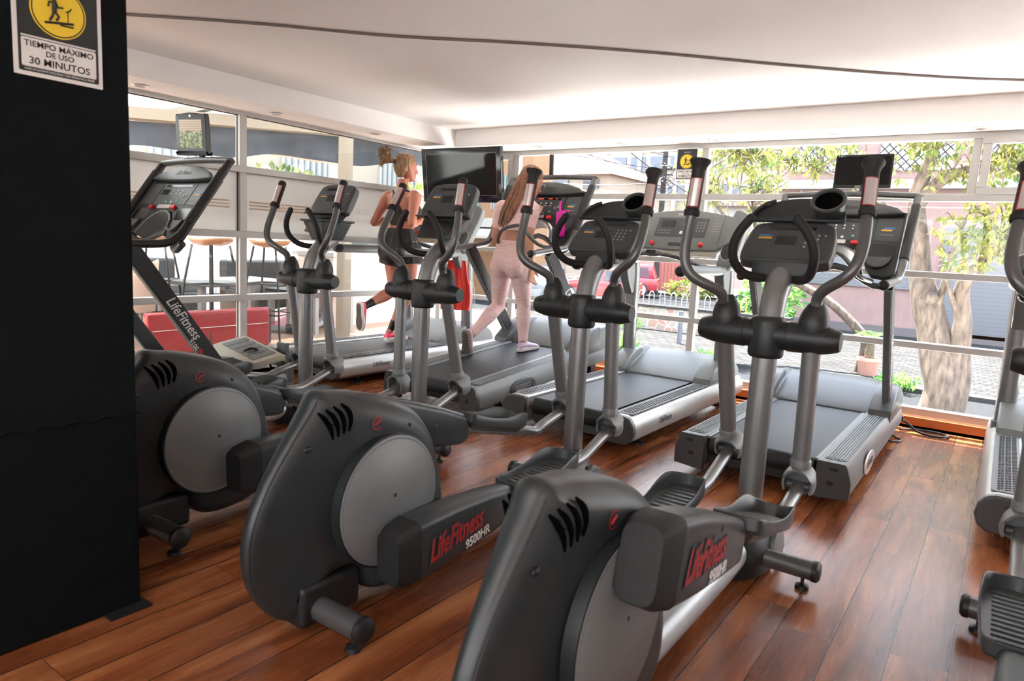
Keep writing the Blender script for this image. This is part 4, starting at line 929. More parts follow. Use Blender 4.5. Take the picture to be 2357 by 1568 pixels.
# small attached viewing screen on treadmill 0, pole stump on treadmill 2
def attach_screen():
    L = T0
    T = thing('screen', 'small grey framed screen on a pole above the left treadmill console', 'screen', (-4.43, 2.55, 1.757), rot=(radians(4), 0, radians(17)))
    T.scale = (.8, .8, .8)
    w_, h_ = .30, .30
    fr = [(-.15, -.135), (-.13, -.15), (.13, -.15), (.15, -.135), (.15, .125), (.11, .148), (0, .16), (-.11, .148), (-.15, .125)]
    b = MB(); b.prism([(p.x, p.y) for p in catmull([(x, y, 0) for x, y in fr], 3, True)], (0, 0, 0), (1, 0, 0), (0, 0, 1), (0, .055, 0), .008); b.build('frame', M['charg'], T)
    # stripes and leaves mirrored in the dark glass are painted on as a faint glow
    b = MB(); b.prism(rrect(.225, .225, .004, 2, 0, -.008), (0, -.0012, 0), (1, 0, 0), (0, 0, 1), (0, .002, 0)); b.build('panel', M['painted_reflection'], T)
    b = MB(); b.prism(circ(.009, 16, 0, .133), (0, -.001, 0), (1, 0, 0), (0, 0, 1), (0, .002, 0)); b.build('round_emblem', M['sensor'], T)
    b = MB(); b.tube([(.04, .05, -.10), (.04, .04, -.16), (.04, .04, -.145)], .02, 12) if 0 else b.tube([(.06, .045, -.10), (.075, .03, -.20)], .024, 14); b.build('pole', M['charg'], T)
    t = MB(); t.tube([(-.02, 1.555, 1.60), (-.02, 1.56, 1.76)], .018, 14); t.build('screen_pole', M['black'], T2)
attach_screen()

def lathe_thing(name, label, cat, loc, parts, rot=(0, 0, 0), group=None):
    T = thing(name, label, cat, loc, rot=rot, group=group)
    for nm, prof, m in parts:
        b = MB(); b.lathe(prof, (0, 0, 0), (0, 0, 1), 24); b.build(nm, m, T)
    return T
mclear = glassmat('clear_plastic', (.80, .90, .95), .25); mcap = mat('light_blue_cap', (.08, .5, .7), .4)
mpk = mat('magenta_plastic', (.75, .01, .38), .35); mlab = mat('bottle_label', (.35, .6, .75), .5)
lathe_thing('water_bottle', 'clear water bottle with light blue cap in the cup holder by the runner', 'bottle', (-4.10, 4.86, 1.06),
            [('bottle', [(.026, 0), (.031, .006), (.031, .10), (.030, .13), (.022, .155), (.012, .172), (.012, .18)], mclear), ('label', [(.0316, .035), (.0318, .04), (.0318, .085), (.0316, .09)], mlab), ('cap', [(.014, .176), (.015, .18), (.0145, .20), (.008, .206)], mcap)], rot=(radians(-18), 0, 0))
P = lathe_thing('sports_bottle', 'bright magenta sports bottle with flip straw on the treadmill console beside the phone', 'bottle', tuple(T2P(.285, -.235, .035)),
            [('bottle', [(.032, 0), (.036, .006), (.036, .12), (.034, .13), (.034, .14)], mpk), ('lid', [(.037, .138), (.038, .142), (.038, .175), (.034, .185), (.02, .19), (.001, .191)], mpk)])
b = MB(); b.tube([(0, 0, .185), (-.012, 0, .205), (-.012, 0, .25), (-.004, 0, .262)], .008, 10, True); b.build('straw', mpk, P)
b = MB(); b.tube([(.01, 0, .19), (.05, 0, .195), (.065, 0, .192)], .006, 10, True); b.build('carry_loop', mpk, P)
PH = thing('phone', 'mobile phone in a purple case propped on the raised treadmill console', 'phone', tuple(T2P(-.045, .012, .012)), rot=(radians(58), 0, 0))
b = MB(); b.prism(rrect(.15, .078, .01, 4), (0, 0, 0), (1, 0, 0), (0, 1, 0), (0, 0, .010), .003); b.build('case', mat('purple_case', (.12, .02, .2), .4), PH)
b = MB(); b.prism(rrect(.135, .068, .006, 4), (0, 0, .010), (1, 0, 0), (0, 1, 0), (0, 0, .0006)); b.build('screen', vary(emis('phone_screen', (.25, .18, .12), .25), .8, 40), PH)
# red jacket hung over the runner's treadmill arm bracket
def cloth(name, label, cat, m, top, drop, wd, ang, loc, amp=.018, stripes=None, seed=1):
    random.seed(seed); rings = []; nz = 22; nx = 30
    ph = [random.uniform(0, 6) for _ in range(4)]
    for s_ in (1, -1):
        rr = []
        for i in range(nz+1):
            t = i/nz; row = []
            for j in range(nx+1):
                u = j/nx-.5; wv = amp*(.3+t)*(sin(u*16+ph[0]+t*1.2)+.6*sin(u*29+ph[1]-t*2))
                x = u*wd*(.55+.45*min(1, t*2.0))*(1+.06*sin(t*7+ph[2])); z = -drop*t*(1-.10*abs(u)*2*(.5+.5*sin(ph[3])))-.02*abs(u)
                row.append(V((x*cos(ang), x*sin(ang)+(wv+s_*.006)*1, z)))
            rr.append(row)
        rings.append(rr)
    b = MB()
    for rr in rings: b.loft(rr, cap=False, closed=False)
    front, back = rings
    edge = [front[i][0] for i in range(nz+1)]+[front[nz][j] for j in range(nx+1)]+[front[nz-i][nx] for i in range(nz+1)]+[front[0][nx-j] for j in range(nx+1)]
    edge2 = [back[i][0] for i in range(nz+1)]+[back[nz][j] for j in range(nx+1)]+[back[nz-i][nx] for i in range(nz+1)]+[back[0][nx-j] for j in range(nx+1)]
    b.loft([edge, edge2], cap=False, closed=False)
    o = b.build(name, m, None, ang=80); o.location = loc; return tag(o, label, cat)
JK = cloth('jacket', 'red jacket with white sleeve stripes hanging on the treadmill beside the runner', 'jacket', mat('red_cloth', (.75, .05, .035), .7), 0, .46, .27, radians(35), (-4.07, 4.86, .985), seed=3)
for k in range(3):
    b = MB(); b.tube([V((.10+k*.012, .075+k*.008-.02, -.02-.05*0)), V((.105+k*.012, .05+k*.008, -.15)), V((.125+k*.012, .07+k*.008, -.30)), V((.13+k*.012, .07+k*.008, -.43))], .0025, 6, sp=4)
    b.build('white_stripe', M['white'], JK)
cloth('towel', 'dark green towel bunched on the treadmill at the right photo edge', 'towel', mat('green_cloth', (.02, .12, .10), .8), 0, .22, .16, radians(10), (.14, 4.90, 1.27), seed=5)
# power plug and cable by the right treadmill
C1 = thing('power_cable', 'thick black power cable with plug looping on the floor by the window base', 'cable', (0, 0, 0))
b = MB(); b.tube([(-.52, 5.38, .10), (-.45, 5.43, .07), (-.38, 5.42, .02), (-.30, 5.38, .012), (-.22, 5.40, .012), (-.20, 5.47, .012), (-.28, 5.52, .012), (-.40, 5.50, .012), (-.48, 5.42, .012)], .008, 10, sp=6); b.build('cord', M['black'], C1)
b = MB(); b.box((-.50, 5.40, .10), (.06, .05, .04), Euler((0, .4, .5))); b.build('plug', M['black'], C1, bevel=.008)
tag(MB().tube([(-.54, 5.22, .05), (-.49, 5.17, .012), (-.44, 5.12, .009), (-.45, 5.05, .009), (-.50, 5.03, .009), (-.53, 5.1, .03)], .006, 10, sp=5).build('power_cable', M['tgreyd']), 'thin grey cable curling out from under the right treadmill', 'cable')
M['tread'] = mat('tread_rubber', (.11, .09, .075), .7)
# ------------------------------------------------------------------ people
SKIN = mat('skin', (.50, .185, .115), .5); SKIN.node_tree.nodes['Principled BSDF'].inputs['Subsurface Weight'].default_value = 0
SKIN2 = mat('pale_skin', (.55, .28, .19), .5)
def seg(b, pts, rs, n=16, sp=3, flat=1.0): b.tube(pts, rs, n, True, sp=sp, flat=flat)
def torso(b, rows, n=22):
    """rows: centre, half width vector, half depth vector"""
    rings = []
    R = [tuple(V(x) for x in r) for r in rows]
    cs = [catmull([r[k] for r in R], 4) for k in range(3)]
    for c, a, d in zip(*cs): rings.append([c+a*cos(q)*(1)+d*sin(q) for q in [2*pi*i/n for i in range(n)]])
    b.loft(rings)
def organic(b, name, m, parent, vox=.006, smooth=4, fac=.5):
    o = b.build(name, m, parent, ang=179)
    for p in o.data.polygons: p.use_smooth = True
    r = o.modifiers.new('r', 'REMESH'); r.mode = 'VOXEL'; r.voxel_size = vox; r.use_smooth_shade = True
    s = o.modifiers.new('s', 'SMOOTH'); s.factor = fac; s.iterations = smooth
    return o
def hand(b, w, d, side, curl=.5, spread=1.0, thumb=1):
    """w wrist, d direction of the fingers, side axis across the palm (towards the thumb)"""
    w, d, side = V(w), V(d).normalized(), V(side); side = (side-d*side.dot(d)).normalized(); nrm = d.cross(side)*thumb
    p0 = w; p1 = w+d*.085
    rows = [(w-d*.01, side*.026, nrm*.02), (w+d*.02, side*.032, nrm*.018), (w+d*.055, side*.039, nrm*.015), (w+d*.085, side*.038, nrm*.012), (w+d*.092, side*.034, nrm*.008)]
    torso(b, rows, 14)
    for k, (L, off) in enumerate(((.068, .030), (.077, .010), (.070, -.010), (.055, -.029))):
        c = curl*(1+.12*k); base = w+d*.078+side*off
        dirs = []; a = c*.45; p = base; pts = [p]
        for seglen, da in ((.45, .0), (.32, c*.75), (.23, c*.6)):
            a += da; dd = d*cos(a)-nrm*sin(a)+side*off*2*spread*.8; p = p+dd.normalized()*L*seglen*1.1; pts.append(p)
        b.tube(pts, [.0088, .0084, .0078, .0066], 10, True)
    t0 = w+d*.022+side*.028; t1 = w+d*.052+side*.050-nrm*.010; t2 = w+d*.082+side*.056-nrm*.018
    b.tube([t0-side*.012, t0, t1, t2], [.012, .0118, .0098, .0075], 10, True)
def head(b, c, fwd, up, s=1.0):
    fwd, up = V(fwd).normalized(), V(up).normalized(); rt = fwd.cross(up).normalized(); up = rt.cross(fwd)
    A = Matrix((rt, fwd, up)).transposed(); c = V(c)
    def P(x, y, z): return c+A @ V((x*s, y*s, z*s))
    # skull and jaw by cross sections going down
    rows = [(.115, .0, .012, .014), (.108, -.008, .036, .048), (.085, -.010, .062, .078), (.05, -.008, .073, .092), (.015, -.004, .0745, .094), (-.02, .008, .071, .084), (-.05, .020, .062, .07), (-.075, .032, .050, .055), (-.098, .044, .034, .038), (-.110, .052, .018, .02)]
    torso(b, [(P(0, y, z), A @ V((w*s, 0, 0)), A @ V((0, d*s, 0))) for z, y, w, d in rows], 20)
    b.tube([P(0, .088, .018), P(0, .100, -.012), P(0, .110, -.028), P(0, .094, -.036)], [.007, .009, .0115, .008], 10, True)   # nose
    b.tube([P(-.02, .080, -.058), P(0, .090, -.056), P(.02, .080, -.058)], [.004, .0075, .004], 8, True); b.tube([P(-.018, .078, -.067), P(0, .087, -.068), P(.018, .078, -.067)], [.004, .007, .004], 8, True)
    b.tube([P(-.045, .074, .030), P(-.02, .086, .034), P(.02, .086, .034), P(.045, .074, .030)], [.007, .009, .009, .007], 8, True)   # brow
    b.tube([P(0, .072, -.095), P(0, .078, -.098)], .013, 8, True)
    for x in (-1, 1):
        b.tube([P(x*.068, .004, .022), P(x*.082, -.014, .026), P(x*.083, -.016, .004), P(x*.073, .002, -.022)], [.006, .008, .007, .006], 8, True)
    return P, A
def face_bits(P, A, parent, browc):
    for x in (-1, 1):
        b = MB(); b.ell(P(x*.031, .0735, .008), (.0125, .0125, .0125), n=12, m=8); ey = b.build('eye', mat('eye_white', (.7, .68, .66), .2) if 'eyew' not in M else M['eyew'], parent)
        b = MB(); b.ell(P(x*.031, .0835, .008), (.0055, .0035, .0055), n=10, m=6); b.build('iris', M['eyed'], ey)
        b = MB(); b.tube([P(x*.016, .0885, .030), P(x*.032, .0865, .034), P(x*.048, .076, .029)], [.002, .003, .0015], 6, True); b.build('eyebrow', browc, parent)
    b = MB(); b.tube([P(-.020, .0835, -.0615), P(0, .0925, -.0615), P(.020, .0835, -.0615)], [.003, .006, .003], 8, True); b.build('lips', mat('lips', (.45, .14, .12), .45), parent)
M['eyew'] = mat('eye_white', (.7, .68, .66), .2); M['eyed'] = mat('iris_brown', (.05, .03, .02), .15)
def hairmat(name, c1, c2):
    m = mat(name, c1, .42); nt = m.node_tree; b = nt.nodes['Principled BSDF']
    tc = nt.nodes.new('ShaderNodeTexCoord'); mp = nt.nodes.new('ShaderNodeMapping'); mp.inputs['Scale'].default_value = (160, 160, 10)
    n = nt.nodes.new('ShaderNodeTexNoise'); n.inputs['Scale'].default_value = 1; n.inputs['Detail'].default_value = 2
    r = nt.nodes.new('ShaderNodeValToRGB'); r.color_ramp.elements[0].position = .35; r.color_ramp.elements[1].position = .68
    r.color_ramp.elements[0].color = (*c1, 1); r.color_ramp.elements[1].color = (*c2, 1)
    L = nt.links.new; L(tc.outputs['Object'], mp.inputs[0]); L(mp.outputs[0], n.inputs[0]); L(n.outputs['Fac'], r.inputs[0]); L(r.outputs[0], b.inputs['Base Color'])
    bp = nt.nodes.new('ShaderNodeBump'); bp.inputs['Strength'].default_value = .6; bp.inputs['Distance'].default_value = .004; L(n.outputs['Fac'], bp.inputs['Height']); L(bp.outputs[0], b.inputs['Normal'])
    return m
def shoe(parent, ankle, heel, toe, up, m, msole, wd=.042, name='shoe'):
    """heel/toe on the sole, up points from sole to ankle"""
    heel, toe, up = V(heel), V(toe), V(up).normalized(); f = (toe-heel).normalized(); up = (up-f*up.dot(f)).normalized(); s = f.cross(up); L = (toe-heel).length
    def P(x, y, z): return heel+f*y*L+s*x+up*z
    prof = [(-.02, .026, .055), (.06, .034, .075), (.2, .036, .085), (.35, .036, .078), (.5, .041, .064), (.68, .047, .052), (.84, .045, .043), (.95, .034, .034), (1.01, .016, .026)]
    rings = []
    for y, w_, h_ in prof:
        rings.append([P(w_*cos(a)*(1-.30*max(0, sin(a))), y, .016+(h_-.016)*(.5+.5*sin(a))) for a in [2*pi*k/18 for k in range(18)]])
    b = MB(); b.loft(rings); sh = b.build(name, m, parent, ang=80)
    out = [(-.030, .02), (-.036, .2), (-.036, .42), (-.047, .66), (-.044, .86), (-.02, 1.0), (.02, 1.01), (.046, .86), (.049, .66), (.037, .42), (.036, .2), (.030, .02), (0, -.03)]
    oc = catmull([(x, y, 0) for x, y in out], 3, True)
    b = MB(); b.loft([[P(p.x*.93, p.y, 0) for p in oc], [P(p.x, p.y, .004) for p in oc], [P(p.x*1.02, p.y, .014+.006*(1-p.y)) for p in oc], [P(p.x*.98, p.y, .024+.008*(1-p.y)) for p in oc]]); so2 = b.build('sole', msole, sh, ang=50)
    b = MB(); b.loft([[P(p.x*.78, .04+p.y*.92, -.0015) for p in oc], [P(p.x*.80, .04+p.y*.92, .003) for p in oc]]); b.build('tread', mat('tread_rubber', (.10, .085, .07), .7) if 'tread' not in M else M['tread'], so2)
    b = MB()
    for k in range(9): b.tube([P(-.026, .12+k*.095, -.002), P(0, .15+k*.095, -.003), P(.026, .12+k*.095, -.002)], .0022, 5)
    b.build('tread_grooves', M['black'], so2)
    b = MB()
    for k in range(4):
        y = .42+k*.075; h_ = .070-.009*k; b.tube([P(-.018, y, h_), P(0, y+.01, h_+.004), P(.018, y, h_)], .0022, 6)
    b.build('laces', M['white'], sh)
    b = MB(); b.ell(P(0, .20, .078), (.03, .03, .012)); b.build('collar', M['tgreyd'] if name != 'x' else m, sh)
    return sh

def runner():
    T = thing('person', 'blonde person with a ponytail running, black bra top, black shorts, neon pink shoes', 'person', (-4.38, 4.43, .225))
    O = V((-4.38, 4.43, .225))
    def q(*p): return V(p)-O
    sR, eR, wR = q(-4.20, 4.42, 1.505), q(-4.13, 4.315, 1.275), q(-4.215, 4.505, 1.30)
    sL, eL, wL = q(-4.545, 4.44, 1.505), q(-4.615, 4.35, 1.276), q(-4.56, 4.56, 1.32)
    hR, kR, aR = q(-4.275, 4.44, 1.06), q(-4.30, 4.49, .70), q(-4.455, 4.43, .335)
    hL, kL, aL = q(-4.465, 4.44, 1.06), q(-4.455, 4.46, .685), q(-4.47, 4.13, .555)
    b = MB()
    tor = [(q(-4.37, 4.44, .99), (.11, 0, 0), (0, .09, 0)), (q(-4.37, 4.43, 1.05), (.165, 0, 0), (0, .115, 0)), (q(-4.37, 4.435, 1.14), (.158, 0, 0), (0, .108, 0)), (q(-4.37, 4.445, 1.25), (.122, 0, 0), (0, .085, 0)), (q(-4.37, 4.45, 1.34), (.132, 0, 0), (0, .092, 0)),
           (q(-4.37, 4.445, 1.43), (.150, 0, 0), (0, .098, 0)), (q(-4.37, 4.435, 1.50), (.150, 0, 0), (0, .08, 0)), (q(-4.37, 4.43, 1.545), (.098, 0, 0), (0, .06, 0)), (q(-4.37, 4.435, 1.58), (.052, 0, 0), (0, .05, 0)), (q(-4.37, 4.45, 1.66), (.048, 0, 0), (0, .05, 0))]
    torso(b, tor)
    for s_, e, w_ in ((sR, eR, wR), (sL, eL, wL)):
        ins = (V((-4.37, 4.43, 1.5))-O-s_)*.25
        seg(b, [s_+ins, s_, s_+(e-s_)*.35, s_+(e-s_)*.7, e], [.048, .056, .047, .040, .036]); seg(b, [e, e+(w_-e)*.3, e+(w_-e)*.7, w_], [.036, .038, .029, .023])
    hand(b, wR, (wR-eR)+V((0, 0, .02)), V((-.3, 0, 1)), 1.5, 1, 1); hand(b, wL, (wL-eL), V((.3, 0, 1)), 1.5, 1, -1)
    for h_, k, a in ((hR, kR, aR), (hL, kL, aL)):
        seg(b, [h_+V((0, 0, .03)), h_+(k-h_)*.15, h_+(k-h_)*.5, h_+(k-h_)*.85, k], [.085, .088, .074, .056, .052]); seg(b, [k, k+(a-k)*.12, k+(a-k)*.35, k+(a-k)*.7, a], [.052, .049, .054, .038, .028])
    for x in (-.07, .07): b.ell(q(-4.37+x, 4.375, 1.03), (.085, .07, .085))
    P, A = head(b, q(-4.365, 4.475, 1.755), (.33, .94, -.02), (0, 0, 1))
    seg(b, [aR+V((0, -.02, -.02)), aR+V((0, .05, -.075))], [.026, .024]); seg(b, [aL, aL+V((0, -.04, -.04))], [.027, .026])
    body = organic(b, 'body', SKIN, T, .0058, 3)
    face_bits(P, A, T, hairmat('brow', (.12, .06, .03), (.2, .1, .05)))
    # bra top
    mb = mat('black_top', (.018, .015, .015), .65)
    b = MB()
    torso(b, [(q(-4.37, 4.448, 1.30), (.135, 0, 0), (0, .097, 0)), (q(-4.37, 4.448, 1.335), (.141, 0, 0), (0, .102, 0)), (q(-4.37, 4.45, 1.375), (.145, 0, 0), (0, .105, 0)), (q(-4.37, 4.46, 1.40), (.13, 0, 0), (0, .098, 0))])
    seg(b, [q(-4.37, 4.362, 1.34), q(-4.37, 4.352, 1.40), q(-4.37, 4.352, 1.46), q(-4.375, 4.36, 1.52)], [.10, .075, .045, .03], flat=.3)
    seg(b, [q(-4.37, 4.36, 1.49), q(-4.32, 4.385, 1.545), q(-4.285, 4.43, 1.55), q(-4.29, 4.52, 1.48)], [.014, .012, .012, .014]); seg(b, [q(-4.37, 4.36, 1.49), q(-4.42, 4.385, 1.545), q(-4.455, 4.43, 1.55), q(-4.45, 4.52, 1.48)], [.014, .012, .012, .014])
    for x in (-.065, .065): b.ell(q(-4.37+x, 4.53, 1.40), (.065, .055, .06))
    top = organic(b, 'bra_top', mb, T, .0058, 2)
    b = MB(); rr = []
    for z, k in ((1.302, 1.0), (1.330, 1.0)): rr.append([q(-4.37, 4.448, z)+V((.1435*cos(a), .1045*sin(a), 0)) for a in [2*pi*i/40 for i in range(40)]])
    b.loft(rr, cap=False); b.build('waist_band', vary(mat('patterned_band', (.11, .10, .10), .6), .8, 45), top)
    # shorts with folds
    b = MB(); rr = []
    n = 48
    for z, rx, ry, am in ((1.235, .128, .092, .001), (1.20, .142, .103, .003), (1.12, .172, .128, .004), (1.03, .19, .15, .005)):
        rr.append([q(-4.37, 4.435, z)+V(((rx+am*sin(a*17))*cos(a), (ry+am*sin(a*17))*sin(a), 0)) for a in [2*pi*i/n for i in range(n)]])
    b.loft(rr)
    for h_, k, sg in ((hR, kR, 1), (hL, kL, -1)):
        d = k-h_; rr = []
        for t, r_ in ((-.1, .09), (.08, .112), (.24, .116), (.38, .120)):
            c = h_+d*t+V((sg*.004, 0, 0)); rr.append([c+V(((r_+.004*sin(a*9+sg))*cos(a), (r_+.004*sin(a*9))*sin(a)*1.08, .02*cos(a)*sg)) for a in [2*pi*i/36 for i in range(36)]])
        b.loft(rr)
    for x in (-.075, .075): b.ell(q(-4.37+x, 4.372, 1.025), (.105, .09, .105))
    so_ = organic(b, 'shorts', mat('black_shorts', (.010, .010, .011), .6), T, .006, 2)
    # socks, shoes
    for a, k in ((aR, kR), (aL, kL)):
        d = (k-a).normalized(); b = MB(); seg(b, [a-d*.02, a+d*.02, a+d*.065, a+d*.085], [.030, .0305, .034, .036]); b.build('sock', M['black'], T)
    mp_ = mat('neon_pink', (.95, .05, .14), .5); mp_.node_tree.nodes['Principled BSDF'].inputs['Emission Strength'].default_value = 0
    ms = mat('white_sole', (.8, .72, .68), .5); ms2 = mat('dark_sole', (.03, .03, .035), .6)
    shoe(T, aR, q(-4.455, 4.375, .236), q(-4.44, 4.615, .236), (0, 0, 1), mp_, ms)
    shoe(T, aL, q(-4.475, 4.06, .585), q(-4.475, 4.075, .345), (0, 1, .0), mp_, ms)
    # hair
    hm = hairmat('blonde_hair', (.10, .045, .02), (.42, .25, .12))
    def H(x, y, z): return P(x, y, z)
    b = MB()
    torso(b, [(P(0, y, z), A @ V((w_, 0, 0)), A @ V((0, d_, 0))) for z, y, w_, d_ in ((.128, -.012, .012, .014), (.120, -.014, .046, .056), (.095, -.018, .074, .086), (.055, -.022, .084, .096), (.015, -.030, .083, .088), (-.025, -.042, .072, .066), (-.06, -.052, .050, .040), (-.085, -.056, .03, .02))], 24)
    hr = organic(b, 'hair', hm, T, .005, 2)
    b = MB(); c = P(-.0, -.125, .045); b.tube([P(0, -.10, .04), c], [.02, .016], 10, True); b.build('hair_tie', M['black'], hr)
    rnd = random.Random(4)
    b = MB()
    main = [[(0, -.115, .045), (-.01, -.150, .056), (-.02, -.185, .085), (-.012, -.20, .125), (0, -.185, .16)], [(0, -.115, .045), (-.015, -.155, .05), (-.03, -.20, .075), (-.03, -.225, .115), (-.015, -.225, .15)],
            [(0, -.115, .045), (-.01, -.155, .042), (-.02, -.195, .040), (-.02, -.225, .015), (-.01, -.235, -.012)], [(0, -.115, .045), (.0, -.15, .048), (.005, -.19, .06), (.0, -.22, .06), (-.005, -.245, .04)],
            [(0, -.115, .045), (.01, -.15, .05), (.015, -.18, .085), (.02, -.188, .12), (.025, -.17, .145)]]
    for pts in main: b.tube([P(*p) for p in pts], [.014, .021, .023, .017, .002], 10, sp=5, flat=.8)
    for i in range(90):
        pts = rnd.choice(main); b.tube([P(x+.010*rnd.gauss(0, 1)*j/2, y+.009*rnd.gauss(0, 1)*j/2, z+.009*rnd.gauss(0, 1)*j/2) for j, (x, y, z) in enumerate(pts)], [.006, .006, .005, .0035, .0006], 5, sp=4)
    pt = b.build('ponytail', hm, hr); pt['kind'] = 'stuff'
    b = MB(); b.ell(P(.086, .006, -.002), (.006, .006, .009)); b.tube([P(.086, .008, -.008), P(.083, .02, -.05), P(.06, .04, -.12), P(.04, .06, -.2)], .0016, 6, sp=3); b.build('earphone', M['white'], T)
    b = MB(); b.tube([wR+V((0, -.01, 0))+V((.026*cos(a), .006*sin(a), .026*sin(a))) for a in [2*pi*i/20 for i in range(21)]], .003, 6); b.build('bracelet', M['black'], T)
runner()

def walker():
    T = thing('person', 'long haired person in a pale pink crop top and leggings walking on the raised treadmill', 'person', (-3.2, 4.53, .29))
    O = V((-3.2, 4.53, .29))
    def q(*p): return V(p)-O
    sR, eR, wR = q(-3.09, 4.58, 1.435), q(-3.055, 4.50, 1.205), q(-3.04, 4.53, .985)
    sL, eL, wL = q(-3.395, 4.58, 1.435), q(-3.43, 4.56, 1.21), q(-3.40, 4.66, 1.02)
    hR, kR, aR = q(-3.13, 4.50, 1.0), q(-3.115, 4.565, .672), q(-3.105, 4.565, .375)
    hL, kL, aL = q(-3.295, 4.50, 1.0), q(-3.385, 4.59, .64), q(-3.40, 4.285, .432)
    b = MB()
    tor = [(q(-3.212, 4.49, .93), (.10, 0, 0), (0, .09, 0)), (q(-3.212, 4.49, .99), (.148, 0, 0), (0, .112, 0)), (q(-3.215, 4.50, 1.08), (.142, 0, 0), (0, .108, 0)), (q(-3.225, 4.53, 1.20), (.115, 0, 0), (0, .082, 0)), (q(-3.235, 4.56, 1.30), (.125, 0, 0), (0, .088, 0)),
           (q(-3.24, 4.585, 1.38), (.138, 0, 0), (0, .092, 0)), (q(-3.245, 4.595, 1.44), (.128, 0, 0), (0, .072, 0)), (q(-3.24, 4.60, 1.475), (.085, 0, 0), (0, .055, 0)), (q(-3.235, 4.615, 1.505), (.048, 0, 0), (0, .046, 0)), (q(-3.20, 4.65, 1.575), (.045, 0, 0), (0, .046, 0))]
    torso(b, tor)
    def limbs(b, g=0.0, arms=(0, 1), legs=(0, 1)):
        if arms:
            for s_, e, w_ in ((sR, eR, wR), (sL, eL, wL)):
                ins = (q(-3.24, 4.59, 1.43)-s_)*.25
                seg(b, [s_+ins, s_, s_+(e-s_)*.35, s_+(e-s_)*arms[1]*.7, s_+(e-s_)*arms[1]], [.044+g, .050+g, .042+g, .037+g, .034+g])
        if legs:
            for h_, k, a in ((hR, kR, aR), (hL, kL, aL)):
                seg(b, [h_+V((0, 0, .03)), h_+(k-h_)*.15, h_+(k-h_)*.5, h_+(k-h_)*.85, k], [.078+g, .081+g, .068+g, .052+g, .047+g]); seg(b, [k, k+(a-k)*.12, k+(a-k)*.35, k+(a-k)*.7, k+(a-k)*legs[1]], [.049+g, .047+g, .051+g, .036+g, .029+g])
            for x in (-.068, .068): b.ell(q(-3.212+x, 4.448, .975), (.078+g, .072+g, .088+g))
    limbs(b)
    for e, w_ in ((eR, wR), (eL, wL)): seg(b, [e, e+(w_-e)*.3, e+(w_-e)*.7, w_], [.034, .035, .027, .021])
    hand(b, wR, (.015, .04, -1), (0.2, 1, 0), .55, 1, -1); hand(b, wL, (0, .2, -1), (0, 1, .2), .6, 1, 1)
    seg(b, [aR+V((0, 0, 0)), aR+V((0, .03, -.05))], [.027, .026]); seg(b, [aL, aL+V((0, -.03, -.03))], [.027, .026])
    P, A = head(b, q(-3.165, 4.66, 1.645), (.30, .85, -.42), (0, .42, 1), .97)
    organic(b, 'body', SKIN2, T, .0058, 3)
    face_bits(P, A, T, hairmat('brow_dark', (.1, .05, .03), (.16, .08, .05)))
    mpk_ = mat('pink_knit', (.80, .50, .48), .75); nt = mpk_.node_tree; bb = nt.nodes['Principled BSDF']
    tc = nt.nodes.new('ShaderNodeTexCoord'); mp = nt.nodes.new('ShaderNodeMapping'); mp.inputs['Scale'].default_value = (14, 14, 85)
    n_ = nt.nodes.new('ShaderNodeTexNoise'); n_.inputs['Scale'].default_value = 1; n_.inputs['Detail'].default_value = 3; n_.inputs['Distortion'].default_value = 1.2
    bp = nt.nodes.new('ShaderNodeBump'); bp.inputs['Strength'].default_value = .9; bp.inputs['Distance'].default_value = .006
    rp_ = nt.nodes.new('ShaderNodeValToRGB'); rp_.color_ramp.elements[0].position = .36; rp_.color_ramp.elements[1].position = .55; rp_.color_ramp.elements[0].color = (.80, .53, .51, 1); rp_.color_ramp.elements[1].color = (.89, .64, .62, 1)
    L = nt.links.new; L(tc.outputs['Object'], mp.inputs[0]); L(mp.outputs[0], n_.inputs[0]); L(n_.outputs['Fac'], bp.inputs['Height']); L(bp.outputs[0], bb.inputs['Normal']); L(n_.outputs['Fac'], rp_.inputs[0]); L(rp_.outputs[0], bb.inputs['Base Color'])
    g = .009
    b = MB(); torso(b, [(c, V(a)*1.07, V(d)*1.09) for c, a, d in tor[:3]]+[(q(-3.22, 4.515, 1.155), (.136, 0, 0), (0, .099, 0)), (q(-3.22, 4.52, 1.175), (.130, 0, 0), (0, .094, 0))]); limbs(b, g, None, (0, .97)); organic(b, 'leggings', mpk_, T, .006, 2)
    b = MB(); torso(b, [(q(-3.235, 4.55, 1.255), (.138, 0, 0), (0, .106, 0)), (q(-3.235, 4.56, 1.30), (.138, 0, 0), (0, .102, 0)), (tor[5][0], (.150, 0, 0), (0, .104, 0)), (tor[6][0], (.140, 0, 0), (0, .084, 0)), (tor[7][0], (.094, 0, 0), (0, .064, 0)), (tor[8][0]-V((0, 0, .01)), (.056, 0, 0), (0, .054, 0))]); limbs(b, .011, (0, .62), None); organic(b, 'crop_top', mpk_, T, .006, 2)
    mlv = mat('lilac_shoe', (.62, .48, .62), .6); ms = mat('shoe_sole_pale', (.78, .74, .72), .5); mdk = mat('shoe_tread', (.22, .19, .16), .7)
    shoe(T, aR, q(-3.105, 4.515, .302), q(-3.085, 4.745, .314), (0, -.05, 1), mlv, ms)
    shoe(T, aL, q(-3.405, 4.19, .455), q(-3.41, 4.235, .228), (0, .95, .2), mlv, mdk)
    hm = hairmat('auburn_hair', (.10, .038, .018), (.38, .17, .085))
    b = MB(); torso(b, [(P(0, y, z), A @ V((w_, 0, 0)), A @ V((0, d_, 0))) for z, y, w_, d_ in ((.128, -.012, .012, .014), (.120, -.014, .046, .056), (.095, -.018, .074, .086), (.055, -.022, .083, .096), (.015, -.030, .082, .088), (-.025, -.042, .070, .062), (-.05, -.052, .048, .036))], 24)
